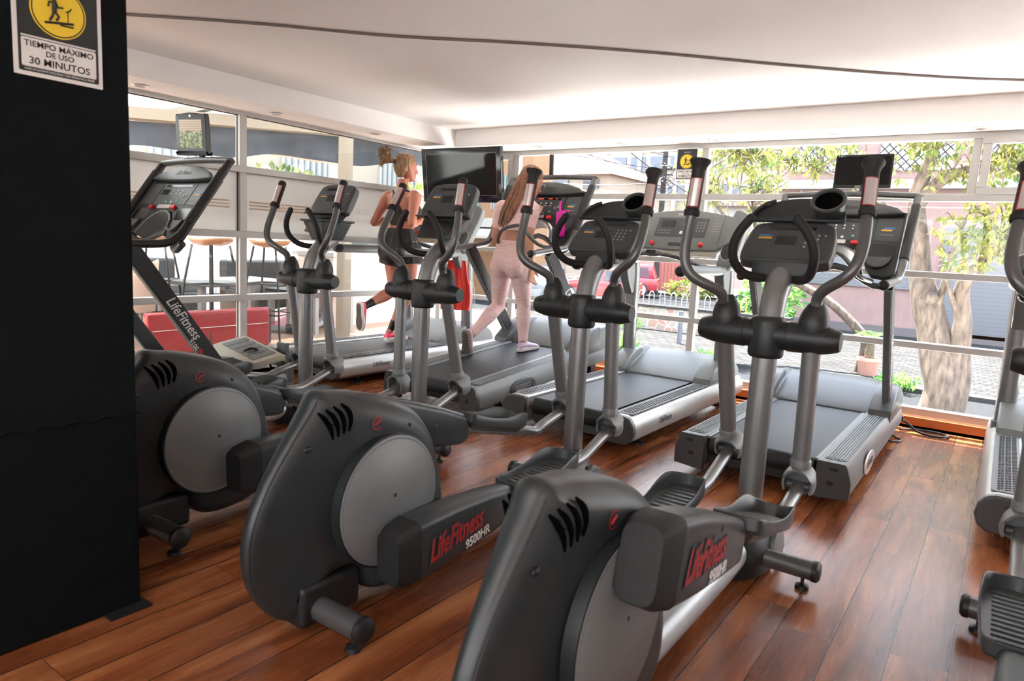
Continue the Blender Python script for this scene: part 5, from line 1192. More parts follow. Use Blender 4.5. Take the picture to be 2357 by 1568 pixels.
    hr = organic(b, 'hair', hm, T, .005, 2)
    rnd = random.Random(9); b = MB()
    c0 = P(0, -.09, .06)
    for i in range(60):
        u = rnd.uniform(-1, 1); v = rnd.uniform(0, 1); e = q(-3.285+.045*u, 4.455+.02*v, 1.265+.05*rnd.random())
        m1 = q(-3.22+.055*u, 4.51+.02*v, 1.52); m2 = q(-3.25+.06*u, 4.465+.02*v, 1.40); s0 = P(.055*u, -.07-.02*v, .05+.03*v)
        b.tube([s0, P(.06*u, -.10, -.02), m1, m2, e], [.010, .012, .012, .010, .002], 6, sp=4)
    lh = b.build('long_hair', hm, hr); lh['kind'] = 'stuff'
    b = MB(); 
    for x in (-1, 1):
        b.tube([P(x*.033, .096, .008)+A @ V((.021*cos(a), 0, .018*sin(a))) for a in [2*pi*i/20 for i in range(21)]], .0018, 6); b.tube([P(x*.054, .092, .012), P(x*.082, .03, .012), P(x*.084, -.01, .008)], .0018, 6)
    b.tube([P(-.012, .098, .012), P(.012, .098, .012)], .0018, 6); b.build('glasses', M['sensor'], T)
walker()
# ------------------------------------------------------------------ the street outside
GZ = -1.0
def smat(name, c, r=.9, **k): return mat(name, c, r, spec=0.0, **k)
masph = vary(smat('asphalt', (.026, .027, .029)), .2, 30)
def paver_mat():
    m = smat('paving_stones', (.2, .19, .18), .95); nt = m.node_tree; b = nt.nodes['Principled BSDF']
    tc = nt.nodes.new('ShaderNodeTexCoord'); br = nt.nodes.new('ShaderNodeTexBrick'); mp = nt.nodes.new('ShaderNodeMapping'); mp.inputs['Rotation'].default_value = (0, 0, .25)
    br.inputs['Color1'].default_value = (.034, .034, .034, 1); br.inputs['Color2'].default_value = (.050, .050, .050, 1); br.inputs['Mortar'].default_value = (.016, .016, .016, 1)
    br.inputs['Scale'].default_value = 1; br.inputs['Brick Width'].default_value = .30; br.inputs['Row Height'].default_value = .16; br.inputs['Mortar Size'].default_value = .012
    nt.links.new(tc.outputs['Object'], mp.inputs[0]); nt.links.new(mp.outputs[0], br.inputs['Vector']); nt.links.new(br.outputs['Color'], b.inputs['Base Color']); return m
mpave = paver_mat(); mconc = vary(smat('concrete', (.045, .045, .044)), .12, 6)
mpink = vary(smat('pink_plaster', (.24, .165, .155)), .08, 2); mshut = bands(mat('grey_shutter', (.13, .137, .15), .5, .3), (.10, .11, .13), 8.5, 'Z', .86)
mcream = smat('cream_plaster', (.27, .235, .19)); mwhite = smat('white_plaster', (.31, .305, .29)); mwin = mat('dark_window', (.07, .09, .12), .12); mpeach = smat('peach_plaster', (.25, .155, .095))
def slab(name, x0, x1, y0, y1, z0, z1, m, parent=None, bevel=0):
    return MB().box(((x0+x1)/2, (y0+y1)/2, (z0+z1)/2), (x1-x0, y1-y0, z1-z0)).build(name, m, parent, bevel=bevel)
struct(slab('ground', -70, 40, 5.75, 90, GZ-.3, GZ-.06, masph))
struct(slab('ground_bounce_strip', -14, 12, 5.76, 10.8, GZ-.06, GZ-.04, vary(mat('pale_bounce_strip', (.80, .78, .74), .8), .06, 3)))  # hidden below the sill, made very pale to throw light onto the ceiling
struct(slab('ground_bounce_yard', -30, 30, -40, YB-.2, GZ-.3, GZ-.06, vary(mat('bounce_yard_pale', (.5, .48, .45), .9), .1, 2)))  # unseen bright yard, added to bounce daylight through the back window band
struct(slab('ground_curb', -14, 12, 13.75, 14.05, GZ-.06, GZ+.02, mconc)); 
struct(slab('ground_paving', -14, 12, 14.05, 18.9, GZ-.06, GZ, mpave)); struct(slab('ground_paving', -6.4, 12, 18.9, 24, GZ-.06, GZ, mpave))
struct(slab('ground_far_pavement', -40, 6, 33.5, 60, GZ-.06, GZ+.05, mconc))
struct(slab('ground_foundation', -4.9, 4.3, 5.6, 5.76, GZ-.1, .02, mconc))

def window_grid(parent, y, xs, zs, w_, h_, m=mwin, frame=None):
    for z in zs:
        for x in xs:
            o = MB().box((x, y-.02, z), (w_, .08, h_)).build('window', m, parent)
            if frame:
                b = MB(); b.box((x, y-.07, z), (.06, .05, h_)); b.build('window_bar', frame, o)
# pink shop with roller shutters
SH = thing('shop_building', 'pink shop building with grey roller shutters behind the tree across the pavement', 'building', (0, 0, 0))
slab('wall', -6.4, 7, 23.8, 32, GZ, 7.2, mpink, SH); slab('plinth', -6.42, 7, 23.72, 23.8, GZ, GZ+.25, smat('dark_plinth', (.12, .11, .11)), SH)
slab('shutter', -1.62, .35, 23.72, 23.8, GZ+.15, 2.25, mshut, SH); slab('shutter', 1.2, 4.6, 23.72, 23.8, GZ+.15, 2.25, mshut, SH); slab('shutter', -5.2, -2.1, 23.72, 23.8, .40, 2.0, mshut, SH)
slab('cornice', -6.5, 7, 23.5, 23.8, 3.35, 3.62, mwhite, SH); slab('cornice', -6.5, 7, 23.4, 23.8, 6.0, 6.2, mwhite, SH)
for x in (-5.1, -2.6, -.3, 2.4):
    wd = slab('window', x-.95, x+.95, 23.7, 23.8, 3.9, 5.4, smat('light_panes', (.4, .4, .4), .3), SH)
    b = MB()
    for k in range(-4, 5):
        for s_ in (-1, 1):
            p = V((x+k*.24-s_*.7, 23.66, 3.9)); r = V((x+k*.24+s_*.7, 23.66, 5.4))
            def clampx(a, c):
                t0, t1 = 0, 1
                dx = c.x-a.x
                if abs(dx) > 1e-6:
                    ta, tb = (x-.95-a.x)/dx, (x+.95-a.x)/dx; t0, t1 = max(0, min(ta, tb)), min(1, max(ta, tb))
                return a+(c-a)*t0, a+(c-a)*t1, t1 > t0
            a_, c_, ok = clampx(p, r)
            if ok: b.tube([a_, c_], .014, 4)
    b.build('lattice_bars', M['black'], wd)
text('lettering', 'SEGURO', .2, M['blue'], SH, (-1.5, 23.69, 2.5), (1, 0, 0), (0, 0, 1)) if 0 else None
# beige apartment block
AP = thing('apartment_building', 'pale office block with long rows of windows far down the street', 'building', (0, 0, 0))
slab('wall', -31, -8, 50, 60, GZ, 10.8, mcream, AP); slab('roof_edge', -31.3, -7.8, 49.7, 60.2, 10.8, 11.2, mwhite, AP)
for z in (1.2, 3.4, 5.6, 7.75, 9.6):
    slab('window_band', -30, -9, 49.93, 50.05, z-.6, z+.6, mwhite, AP)
    for k in range(13):
        o = slab('window', -29.6+k*1.62, -28.35+k*1.62, 49.85, 49.95, z-.5, z+.5, mwin, AP)
for k in range(8): slab('pilaster', -30.1+k*3, -29.8+k*3, 49.7, 50, GZ, 10.8, mwhite, AP)
# house with tiled roofs
mtile = bands(smat('clay_tiles', (.36, .27, .24)), (.20, .14, .12), 3.2, 'X', .55)
def hip(name, x0, x1, y0, y1, z0, z1, m, parent, ov=.35):
    x0 -= ov; x1 += ov; y0 -= ov; y1 += ov; cx, cy = (x0+x1)/2, (y0+y1)/2; d = min(x1-x0, y1-y0)/2*.8
    b = MB(); vs = [(x0, y0, z0), (x1, y0, z0), (x1, y1, z0), (x0, y1, z0), (x0+d, cy, z1), (x1-d, cy, z1)]
    b.add(vs, [(0, 1, 5, 4), (1, 2, 5), (2, 3, 4, 5), (3, 0, 4), (3, 2, 1, 0)], False); return b.build(name, m, parent)
HO = thing('house', 'cream house with a tiled hip roof left of the hanging notice', 'building', (0, 0, 0))
slab('wall', -25.5, -18.9, 35.5, 42, GZ, 5.35, mcream, HO); hip('roof', -25.5, -18.9, 35.5, 42, 5.3, 7.1, mtile, HO)
slab('porch_wall', -23.2, -18.4, 34.2, 35.5, GZ, 3.5, mcream, HO); hip('porch_roof', -23.2, -18.4, 34.2, 35.6, 3.5, 4.2, mtile, HO, .25)
slab('chimney', -22.3, -21.7, 38, 38.6, 6, 7.6, mwhite, HO)
for x in (-24, -22, -20): slab('window', x-.5, x+.5, 35.42, 35.52, 3.6+.9, 5.0+.1, mwin, HO)
# peach house close on the left
PE = thing('peach_house', 'peach coloured house with barred windows and white awning behind the woman in pink', 'building', (0, 0, 0))
slab('wall', -28, -14.9, 22, 23.2, GZ, 7.5, mpeach, PE); slab('cornice', -28, -14.7, 21.7, 22, 1.75, 2.1, mwhite, PE); slab('cornice', -28, -14.7, 21.6, 22, 5.0, 5.3, mwhite, PE)
b = MB(); b.prism([(0, 0), (1.3, -.35), (1.3, -.45), (0, -.3)], (-18.6, 22, 1.75), (0, -1, 0), (0, 0, 1), (3.4, 0, 0)); b.build('awning', mwhite, PE)
for x in (-24.5, -21.0, -17.9, -16.2):
    o = slab('window', x-.55, x+.55, 21.9, 22.02, 2.45, 3.75, mat('green_pane', (.12, .2, .2), .2), PE)
    b = MB(); [b.box((x-.5+.125*k, 21.86, 3.1), (.035, .035, 1.3)) for k in range(9)]; b.build('window_bars', mwhite, o)
slab('door', -16.4, -15.5, 21.92, 22.02, GZ, 1.1, smat('grey_door', (.2, .2, .19)), PE)
slab('balcony', -17.0, -14.6, 23.2, 26, .95, 1.1, mwhite, PE)
b = MB(); [b.box((-14.62, 23.25+.14*k, 1.55), (.04, .05, .9)) for k in range(20)]; b.box((-14.62, 24.6, 2.0), (.07, 2.8, .07)); b.build('balcony_railing', mwhite, PE)
# low garden walls / gates across the far road
WL = thing('garden_wall', 'long pinkish street wall with rusty metal gate beyond the red cars', 'wall', (0, 0, 0))
slab('wall', -18, -6.6, 36.3, 36.6, GZ, .75, smat('pink_wall', (.48, .33, .30)), WL); slab('gate', -15.7, -14.2, 36.15, 36.3, GZ, .95, bands(smat('rust_gate', (.35, .14, .12)), (.22, .08, .07), 5, 'X', .8), WL)
slab('coping', -18, -6.6, 36.2, 36.7, .75, .85, mwhite, WL)
YH = thing('yellow_house', 'white and yellow low house beyond the street between the two right treadmill consoles', 'building', (0, 0, 0))
slab('wall', -15.5, -7.2, 44, 49, GZ, 4.2, mwhite, YH); slab('roof', -15.9, -7, 43.6, 49.2, 4.2, 4.4, mtile, YH)
for x in (-14, -12, -10, -8.4): slab('window', x-.5, x+.5, 43.9, 44.02, 1.7, 2.9, mwin, YH)

# cars
def car(label, loc, rz, col, L=4.1, Hh=1.5, W=1.7, suv=False):
    T = thing('car', label, 'car', loc, rz); m = mat('car_paint', col, .25, .1, .6)
    zb = .32 if suv else .24; zs = Hh*.60
    lower = [(-L/2+.05, zb), (-L/2, zb+.2), (-L/2+.03, zs-.06), (-L/2+.25, zs), (L/2-1.2, zs+.02), (L/2-.25, zs-.12), (L/2-.02, zs-.28), (L/2, zb+.15), (L/2-.08, zb)]
    b = MB(); b.prism([V(p) for p in lower][::-1], (0, -W/2, 0), (1, 0, 0), (0, 0, 1), (0, W, 0), .09); b.build('body', m, T, bevel=.02)
    rr = -L/2+.12 if suv else -L/2+.35
    up = [(rr, zs-.02), (rr+.18, Hh-.06), (rr+.4, Hh), (L/2-1.95, Hh), (L/2-1.15, zs+.01)]
    b = MB(); b.prism([V(p) for p in up][::-1], (0, -W/2+.10, 0), (1, 0, 0), (0, 0, 1), (0, W-.2, 0), .06); b.build('roof', m, T, bevel=.02)
    for s_ in (-1, 1):
        for a, c in ((rr+.28, -.42), (-.34, L/2-1.45)):
            q = [(a, zs+.02), (a+.10, Hh-.12), (c-(0 if c < 0 else .42), Hh-.12), (c, zs+.02)]
            b = MB(); b.prism([V(p) for p in q], (0, s_*(W/2-.085), 0), (1, 0, 0), (0, 0, 1), (0, -s_*.02, 0)); b.build('side_window', mwin, T)
        for x in (-L/2+.78, L/2-.82):
            r = .36 if suv else .31
            b = MB(); b.tube([(x, s_*(W/2-.20), r), (x, s_*(W/2-.0), r), (x, s_*(W/2+.015), r), (x, s_*(W/2+.02), r)], [r, r, r-.04, r-.08], 24); wh = b.build('wheel', M['black'], T)
            b = MB(); b.lathe([(r-.10, 0), (r-.10, .012), (.05, .02), (.01, .022)], (x, s_*(W/2+.016), r), (0, s_, 0), 18); b.build('wheel_rim', M['silverl'], wh)
        b = MB(); b.ell((L/2-1.35, s_*(W/2+.06), zs+.08), (.06, .09, .06)); b.build('mirror', m, T)
        b = MB(); b.box((L/2-.16, s_*(W/2-.28), zs-.22), (.2, .34, .14)); b.build('headlight', M['sensor'], T, bevel=.03)
        b = MB(); b.box((-L/2+.10, s_*(W/2-.16), zs-.18), (.18, .18, .28)); b.build('tail_light', M['red'], T, bevel=.03)
    q = [V((L/2-1.13, 0, zs+.04)), V((L/2-1.90, 0, Hh-.10))]
    b = MB(); b.hexa([q[0]+V((.03, -W/2+.22, 0)), q[0]+V((.03, W/2-.22, 0)), q[1]+V((.03, W/2-.3, 0)), q[1]+V((.03, -W/2+.3, 0))], [q[0]+V((.05, -W/2+.22, .02)), q[0]+V((.05, W/2-.22, .02)), q[1]+V((.05, W/2-.3, .02)), q[1]+V((.05, -W/2+.3, .02))]); b.build('windscreen', mwin, T)
    return T
gz = GZ-.06
car('red hatchback parked across the street left of the wine red car', (-14.2, 26.3, gz), radians(200), (.62, .03, .04), 3.7, 1.45)
car('wine red tall car parked behind the red hatchback', (-15.6, 30.8, gz), radians(200), (.33, .03, .05), 4.1, 1.55, suv=True)
car('silver tall car seen between the two right treadmills', (-6.9, 27.6, gz), radians(178), (.55, .57, .58), 4.3, 1.65, suv=True)
car('grey car beyond the hand of the woman in pink', (-15.4, 24.0, gz), radians(110), (.25, .27, .29), 4.0, 1.45)

# bollards
for x, y, lb in ((-6.2, 15.75, 'dark metal bollard on the pavement right of the stone planter'), (-7.4, 15.3, 'dark metal bollard on the pavement left of the stone planter')):
    b = MB(); b.cyl((0, 0, 0), (0, 0, .78), .055, n=16, bev=.01); o = b.build('bollard', mat('bollard_grey', (.12, .13, .15), .6)); o.location = (x, y, GZ); tag(o, lb, 'bollard', 'bollards on the pavement')
# stone planter with hoop fence
def stones():
    m = smat('rubble_stone', (.35, .28, .24)); nt = m.node_tree; b = nt.nodes['Principled BSDF']
    tc = nt.nodes.new('ShaderNodeTexCoord'); v = nt.nodes.new('ShaderNodeTexVoronoi'); v.inputs['Scale'].default_value = 4.5
    v2 = nt.nodes.new('ShaderNodeTexVoronoi'); v2.inputs['Scale'].default_value = 4.5; v2.feature = 'DISTANCE_TO_EDGE'
    r = nt.nodes.new('ShaderNodeValToRGB'); e = r.color_ramp.elements; e[0].color = (.42, .36, .30, 1); e[1].color = (.45, .20, .13, 1); k = e.new(.5); k.color = (.30, .28, .24, 1)
    g = nt.nodes.new('ShaderNodeMath'); g.operation = 'LESS_THAN'; g.inputs[1].default_value = .05
    mx = nt.nodes.new('ShaderNodeMix'); mx.data_type = 'RGBA'; mx.inputs['B'].default_value = (.45, .43, .4, 1)
    L = nt.links.new; L(tc.outputs['Object'], v.inputs[0]); L(tc.outputs['Object'], v2.inputs[0]); sx_ = nt.nodes.new('ShaderNodeSeparateColor'); L(v.outputs['Color'], sx_.inputs[0]); L(sx_.outputs[0], r.inputs[0]); L(v2.outputs['Distance'], g.inputs[0]); L(g.outputs[0], mx.inputs['Factor']); L(r.outputs[0], mx.inputs['A']); L(mx.outputs['Result'], b.inputs['Base Color']); return m
PL = thing('stone_planter', 'low rubble stone planter wall topped by small white iron hoops', 'planter', (0, 0, 0))
slab('stone_wall', -8.6, -4.3, 17.9, 18.25, GZ, GZ+.62, stones(), PL); slab('coping', -8.65, -4.25, 17.85, 18.3, GZ+.62, GZ+.68, mconc, PL)
for k in range(13):
    x = -8.4+k*.32; b = MB(); b.tube([(x, 18.05, GZ+.66), (x, 18.05, GZ+.95), (x+.07, 18.05, GZ+1.05), (x+.14, 18.05, GZ+.95), (x+.14, 18.05, GZ+.66)], .014, 6, sp=3); b.build('hoop', mwhite if k != 9 else M['orange'], PL)
b = MB(); b.box((-6.4, 18.05, GZ+.80), (4.1, .012, .012)); b.build('fence_rail', M['black'], PL)
# weeds along the curb
def leafmat(name, a, c):
    m = mat(name, a, .6); nt = m.node_tree; b = nt.nodes['Principled BSDF']
    tc = nt.nodes.new('ShaderNodeTexCoord'); n = nt.nodes.new('ShaderNodeTexNoise'); n.inputs['Scale'].default_value = 2.3; r = nt.nodes.new('ShaderNodeValToRGB')
    r.color_ramp.elements[0].position = .35; r.color_ramp.elements[1].position = .65; r.color_ramp.elements[0].color = (*a, 1); r.color_ramp.elements[1].color = (*c, 1)
    L = nt.links.new; L(tc.outputs['Object'], n.inputs[0]); L(n.outputs['Fac'], r.inputs[0]); L(r.outputs[0], b.inputs['Base Color'])
    t = nt.nodes.new('ShaderNodeBsdfTranslucent'); mx = nt.nodes.new('ShaderNodeMixShader'); mx.inputs[0].default_value = .45; out = [q for q in nt.nodes if q.type == 'OUTPUT_MATERIAL'][0]
    L(r.outputs[0], t.inputs[0]); L(b.outputs[0], mx.inputs[1]); L(t.outputs[0], mx.inputs[2]); L(mx.outputs[0], out.inputs[0]); return m
mleaf = leafmat('tree_leaves', (.045, .10, .018), (.26, .245, .055)); mweed = leafmat('weed_leaves', (.06, .2, .04), (.2, .35, .08))
def leaf(b, p, d, L, wd, rnd):
    d = V(d).normalized(); s_ = d.cross(V((rnd.gauss(0, 1), rnd.gauss(0, 1), rnd.gauss(0, 1)))).normalized(); n = d.cross(s_)
    b.add([p, p+d*L*.45+s_*wd-n*wd*.3, p+d*L, p+d*L*.45-s_*wd-n*wd*.3, p+d*L*.5], [(0, 1, 4), (1, 2, 4), (2, 3, 4), (3, 0, 4)], False)
def tuft(name, label, loc, r, h, n, seed, cat='weeds'):
    rnd = random.Random(seed); b = MB()
    for _ in range(n):
        a = rnd.uniform(0, 2*pi); k = rnd.uniform(0, r); p = V((k*cos(a), k*sin(a), 0)); d = V((cos(a)*.5*rnd.random(), sin(a)*.5*rnd.random(), 1))
        L = h*rnd.uniform(.4, 1); leaf(b, p, d, L, .018+.01*rnd.random(), rnd)
        for _ in range(3): leaf(b, p+d.normalized()*L*rnd.uniform(.3, 1), (rnd.gauss(0, 1), rnd.gauss(0, 1), .6), .09, .02, rnd)
    o = b.build(name, mweed); o.location = loc; return tag(o, label, cat, 'weeds along the curb')
for i, (x, y, r, h, lb) in enumerate(((-6.55, 13.6, .25, .35, 'green weeds at the curb seen between the posts of the silver treadmill'), (-4.6, 13.6, .3, .25, 'green weeds at the curb left of the potted palm'), (-1.35, 13.6, .3, .28, 'green weeds at the curb just left of the big tree'),
    (-8.3, 17.4, .4, .45, 'green weeds at the left foot of the stone planter'), (-4.2, 17.4, .3, .35, 'green weeds at the right end of the stone planter'))):
    tuft('weeds', lb, (x, y, GZ), r, h, 70, i)
# bushes far
def bush(label, loc, r, n, seed, m=mweed):
    rnd = random.Random(seed); b = MB()
    for _ in range(n):
        v = V((rnd.gauss(0, 1), rnd.gauss(0, 1), rnd.gauss(0, 1))).normalized(); p = V((v.x*r[0], v.y*r[1], v.z*r[2]))*rnd.uniform(.6, 1)
        leaf(b, p, v+V((rnd.gauss(0, .5), rnd.gauss(0, .5), rnd.gauss(0, .5))), .22, .07, rnd)
    o = b.build('bush', m); o.location = loc; return tag(o, label, 'bush')
bush('round green bush behind the thin leaning tree', (-5.7, 21.5, .0), (.9, .8, .9), 500, 3)
bush('dry yellow green bush on the far roadside by the garden wall', (-12.6, 33.0, -.6), (1.4, .5, .4), 400, 5, mleaf)

# trees
mbark = vary(mat('bark', (.082, .062, .047), .9, bump=1.0, bscale=30), .6, 16, (1, 1, .3))
def tree(label, loc, limbs, crown, nleaf, seed, twigs=140):
    """limbs: polylines with radii; crown: blobs where twigs and leaves hang"""
    T = thing('tree', label, 'tree', loc); rnd = random.Random(seed); b = MB(); nodes = []
    for pts, rs in limbs:
        jp = [V(p)+V((rnd.gauss(0, .015), rnd.gauss(0, .015), 0)) for p in pts]
        b.tube(jp, rs, 14, True, sp=5)
        cc = catmull(jp, 5)
        for k, p in enumerate(cc): 
            r_ = rs[min(len(rs)-1, k//5)]
            if r_ < .11: nodes.append(p)
    b.build('trunk', mbark, T)
    br = MB(); lv = MB(); ends = []
    for _ in range(twigs):
        c, r = rnd.choice(crown); tgt = V(c)+V((rnd.gauss(0, .5)*r[0], rnd.gauss(0, .5)*r[1], rnd.gauss(0, .5)*r[2]))
        s0 = min(nodes, key=lambda p: (p-tgt).length+rnd.random()*.8)
        mid = s0.lerp(tgt, .5)+V((rnd.gauss(0, .1), rnd.gauss(0, .1), .08+rnd.gauss(0, .12)))
        Lx = (tgt-s0).length
        cc = catmull([s0, s0.lerp(mid, .5)+V((rnd.gauss(0, .04), 0, rnd.gauss(0, .04))), mid, tgt], 3)
        br.tube(cc, [.006+.013*min(1, Lx)*(1-i/len(cc)) for i in range(len(cc))], 5)
        ends += cc[4:]
    br.build('twigs', mbark, T)
    for _ in range(nleaf):
        p = rnd.choice(ends)+V((rnd.gauss(0, .08), rnd.gauss(0, .08), rnd.gauss(0, .07)))
        k = rnd.randint(2, 5)
        for _ in range(k): leaf(lv, p+V((rnd.gauss(0, .025), rnd.gauss(0, .025), rnd.gauss(0, .02))), (rnd.gauss(0, .55), rnd.gauss(0, .55), -.75+rnd.gauss(0, .35)), rnd.uniform(.09, .16), rnd.uniform(.015, .028), rnd)
    o = lv.build('foliage', mleaf, T); o['kind'] = 'stuff'
    return T
BT = V((-.54, 11.6, 0))
def rel(pts): return [(x+.54, y-11.6, z+1) for x, y, z in pts]
tree('big forked street tree with yellow green leaves close outside the right windows', (-.54, 11.6, GZ),
     [(rel([(-.56, 11.6, -1.1), (-.55, 11.6, -.6), (-.66, 11.6, -.15), (-.80, 11.6, .28), (-.90, 11.62, .66), (-1.03, 11.6, 1.0), (-1.10, 11.5, 1.45), (-1.18, 11.4, 2.1), (-1.10, 11.3, 2.6), (-1.0, 11.2, 3.2)]), [.30, .27, .235, .21, .195, .15, .12, .11, .08, .04]),
      (rel([(-.48, 11.6, -1.1), (-.42, 11.6, -.5), (-.44, 11.6, -.05), (-.45, 11.55, .4), (-.47, 11.5, .82), (-.36, 11.4, 1.15), (-.18, 11.3, 1.4), (.05, 11.2, 1.65), (.5, 11.0, 2.0)]), [.2, .19, .15, .115, .10, .085, .065, .05, .03]),
      (rel([(-.92, 11.6, .62), (-.84, 11.38, .70), (-.83, 11.32, .71)]), [.10, .085, .08]),
      (rel([(-1.15, 11.4, 2.0), (-1.0, 11.3, 2.22), (-.75, 11.2, 2.42), (-.45, 11.1, 2.5), (-.1, 11.0, 2.75), (.5, 10.9, 3.0)]), [.10, .085, .075, .065, .05, .03]),
      (rel([(-1.05, 11.6, 1.05), (-1.5, 11.4, 1.9), (-2.1, 11.1, 2.3), (-3.0, 10.8, 2.6), (-3.9, 10.6, 2.8)]), [.06, .045, .035, .025, .012]),
      (rel([(-.80, 11.6, .3), (-.7, 11.4, 1.0), (-.62, 11.2, 1.5), (-.5, 11.0, 1.9)]), [.05, .04, .03, .015]),
      (rel([(-.5, 11.55, .45), (-.62, 11.4, .75), (-.68, 11.3, .95)]), [.05, .035, .02]),
      (rel([(-.55, 11.45, -.9), (-.75, 11.42, -.35), (-.80, 11.45, .1)]), [.07, .06, .05])],
     [((.2, -.9, 4.0), (1.1, .8, .45)), ((-.9, -.6, 3.9), (1.2, .7, .40)), ((-2.6, -.9, 3.6), (1.1, .6, .45)), ((.3, -.5, 2.5), (.6, .6, .5)), ((.5, -.8, 3.2), (.6, .5, .5)), ((-3.2, -.9, 3.7), (.7, .5, .35))], 1250, 11, 170)
tree('thin pale leaning tree behind the potted palm', (-2.17, 15.0, GZ),
     [([(.0, 0, -.1), (.05, 0, .3), (.06, 0, .6), (-.2, 0, .92), (-.7, 0, 1.35), (-1.3, 0, 1.66), (-2.0, -.1, 2.1), (-2.6, -.3, 2.7), (-3.2, -.5, 3.4)], [.11, .10, .10, .09, .085, .08, .06, .045, .02]),
      ([(-1.3, 0, 1.66), (-1.2, -.2, 2.2), (-1.0, -.3, 2.7)], [.05, .035, .015]), ([(-2.0, -.1, 2.1), (-2.3, .1, 2.8), (-2.5, .2, 3.6)], [.04, .03, .015])],
     [((-3.0, -.4, 3.7), (1.0, .6, .4)), ((-2.0, -.2, 3.5), (.8, .5, .4)), ((-1.6, -.2, 2.5), (.6, .4, .4))], 420, 4, 90)
# potted palm
PT = thing('potted_palm', 'small palm with shaggy trunk in a pale terracotta pot on the pavement', 'potted plant', (-1.98, 14.75, GZ))
b = MB(); b.lathe([(.15, 0), (.16, .01), (.19, .26), (.21, .28), (.21, .34), (.185, .34), (.18, .28), (.01, .28)], (0, 0, 0)); b.build('pot', bands(mat('terracotta', (.55, .30, .24), .8), (.48, .25, .20), 30, 'X', .7), PT)
b = MB(); b.tube([(0, 0, .25), (0, 0, .45), (.01, 0, .66)], [.075, .085, .06], 14); b.build('palm_trunk', vary(mat('shaggy_bark', (.10, .08, .05), .95, bump=1, bscale=60), .5, 40), PT)
b = MB(); rnd = random.Random(2)
for k in range(22):
    a = k*2.4; L = .32; pts = [V((.01, 0, .64)), V((.13*cos(a), .13*sin(a), .78+.06*rnd.random())), V((.27*cos(a), .27*sin(a), .76+.08*rnd.random()))]
    for t in range(14):
        f = t/13; p = pts[0].lerp(pts[1], f*2) if f < .5 else pts[1].lerp(pts[2], f*2-1)
        for s_ in (-1, 1): leaf(b, p, V((-sin(a)*s_+cos(a)*.7, cos(a)*s_+sin(a)*.7, .1)), .09*(1-.4*f), .006, rnd)
o = b.build('fronds', mweed, PT)
# utility pole and overhead cables
UP = thing('utility_pole', 'concrete utility pole with insulators beyond the street windows', 'pole', (-14.5, 33, GZ))
b = MB(); b.cyl((0, 0, 0), (0, 0, 9.5), .16, .11, 16); b.build('pole', mconc, UP)
for z in (6.2, 7.2):
    b = MB(); b.box((0, 0, z), (1.7, .1, .1)); ca = b.build('cross_arm', mconc, UP)
    for x in (-.75, -.3, .3, .75):
        b = MB(); b.cyl((x, 0, z+.05), (x, 0, z+.25), .05, n=8); b.build('insulator', M['tgrey'], ca)
rnd = random.Random(21)
for k, (x0, z0, x1, z1, y0, y1) in enumerate(((-28, 8.8, -14.5, 6.3, 30, 33), (-28, 8.2, -14.5, 6.0, 28, 33), (-26, 9.5, -14.2, 5.8, 24, 33), (-14.5, 6.3, -3, 5.8, 33, 26), (-14.5, 6.1, -2, 5.3, 33, 25), (-14.5, 7.2, 0, 7, 33, 24), (-20, 7.4, -14.5, 4.8, 20, 33), (-22, 6.6, -14.5, 5.2, 22, 33), (-14.5, 5.0, -8, 4.9, 33, 40), (-24, 5.0, -14.5, 4.6, 33, 33), (-14.5, 4.7, -4, 4.2, 33, 28), (-16, 8, -12, 3.8, 24, 30))):
    b = MB(); n = 14; b.tube([(x0+(x1-x0)*t/n, y0+(y1-y0)*t/n, z0+(z1-z0)*t/n-.9*4*(t/n)*(1-t/n)*.35) for t in range(n+1)], .022, 5)
    tag(b.build('overhead_cable', M['black']), 'thin black overhead cable strung from the utility pole above the street', 'cable', 'overhead cables outside')
b = MB()
for k in range(9):
    c = V((-14.6+rnd.gauss(0, .3), 32.8, 4.6+rnd.gauss(0, .3))); b.tube([c+V((.5*cos(a)*(1+.3*sin(3*a+k)), .05*k-.2, .35*sin(a))) for a in [2*pi*i/18 for i in range(19)]], .016, 4)
o = b.build('cable_coils', M['black']); o['kind'] = 'stuff'; tag(o, 'tangle of coiled black cables on the utility pole', 'cables')

# ------------------------------------------------------------------ terrace beyond the left glass
mdeck = bands(mat('deck_boards', (.36, .22, .15), .5), (.2, .12, .08), 7.5, 'X', .94)
struct(slab('floor_terrace', -11.5, -5.0, -1, 9.5, -.12, -.02, mdeck))
struct(slab('floor_terrace_base', -11.5, -5.0, -1, 9.5, GZ-.1, -.12, mconc))
mpoly = mat('polycarbonate', (.8, .85, .85), .5); 
def polyroof():
    m = glassmat('corrugated_sheet', (.8, .85, .85), .88, .26, .45); return m
T = thing('canopy_roof', 'translucent corrugated canopy roof over the terrace beyond the side glass', 'roof', (0, 0, 0))
b = MB(); rows = []
for x in (-9.2, -5.0):
    rows.append([V((x, -1+.03*k, (2.44 if x < -7 else 2.72)+.012*cos(k*pi*.5))) for k in range(300)])
b.loft(rows, cap=False, closed=False); b.build('sheet', polyroof(), T)
for y in (.8, 2.6, 4.4, 6.2):
    b = MB(); b.hexa([(-9.2, y, 2.32), (-5.0, y, 2.58), (-5.0, y+.09, 2.58), (-9.2, y+.09, 2.32)], [(-9.2, y, 2.42), (-5.0, y, 2.68), (-5.0, y+.09, 2.68), (-9.2, y+.09, 2.42)]); b.build('rafter', mwhite, T)
b = MB(); b.box((-9.1, 3.4, 2.36), (.12, 9.0, .16)); b.build('fascia_beam', mcream, T)
b = MB(); b.box((-5.98, 5.2, 1.28), (.11, .11, 2.6)); b.build('post', mcream, T)
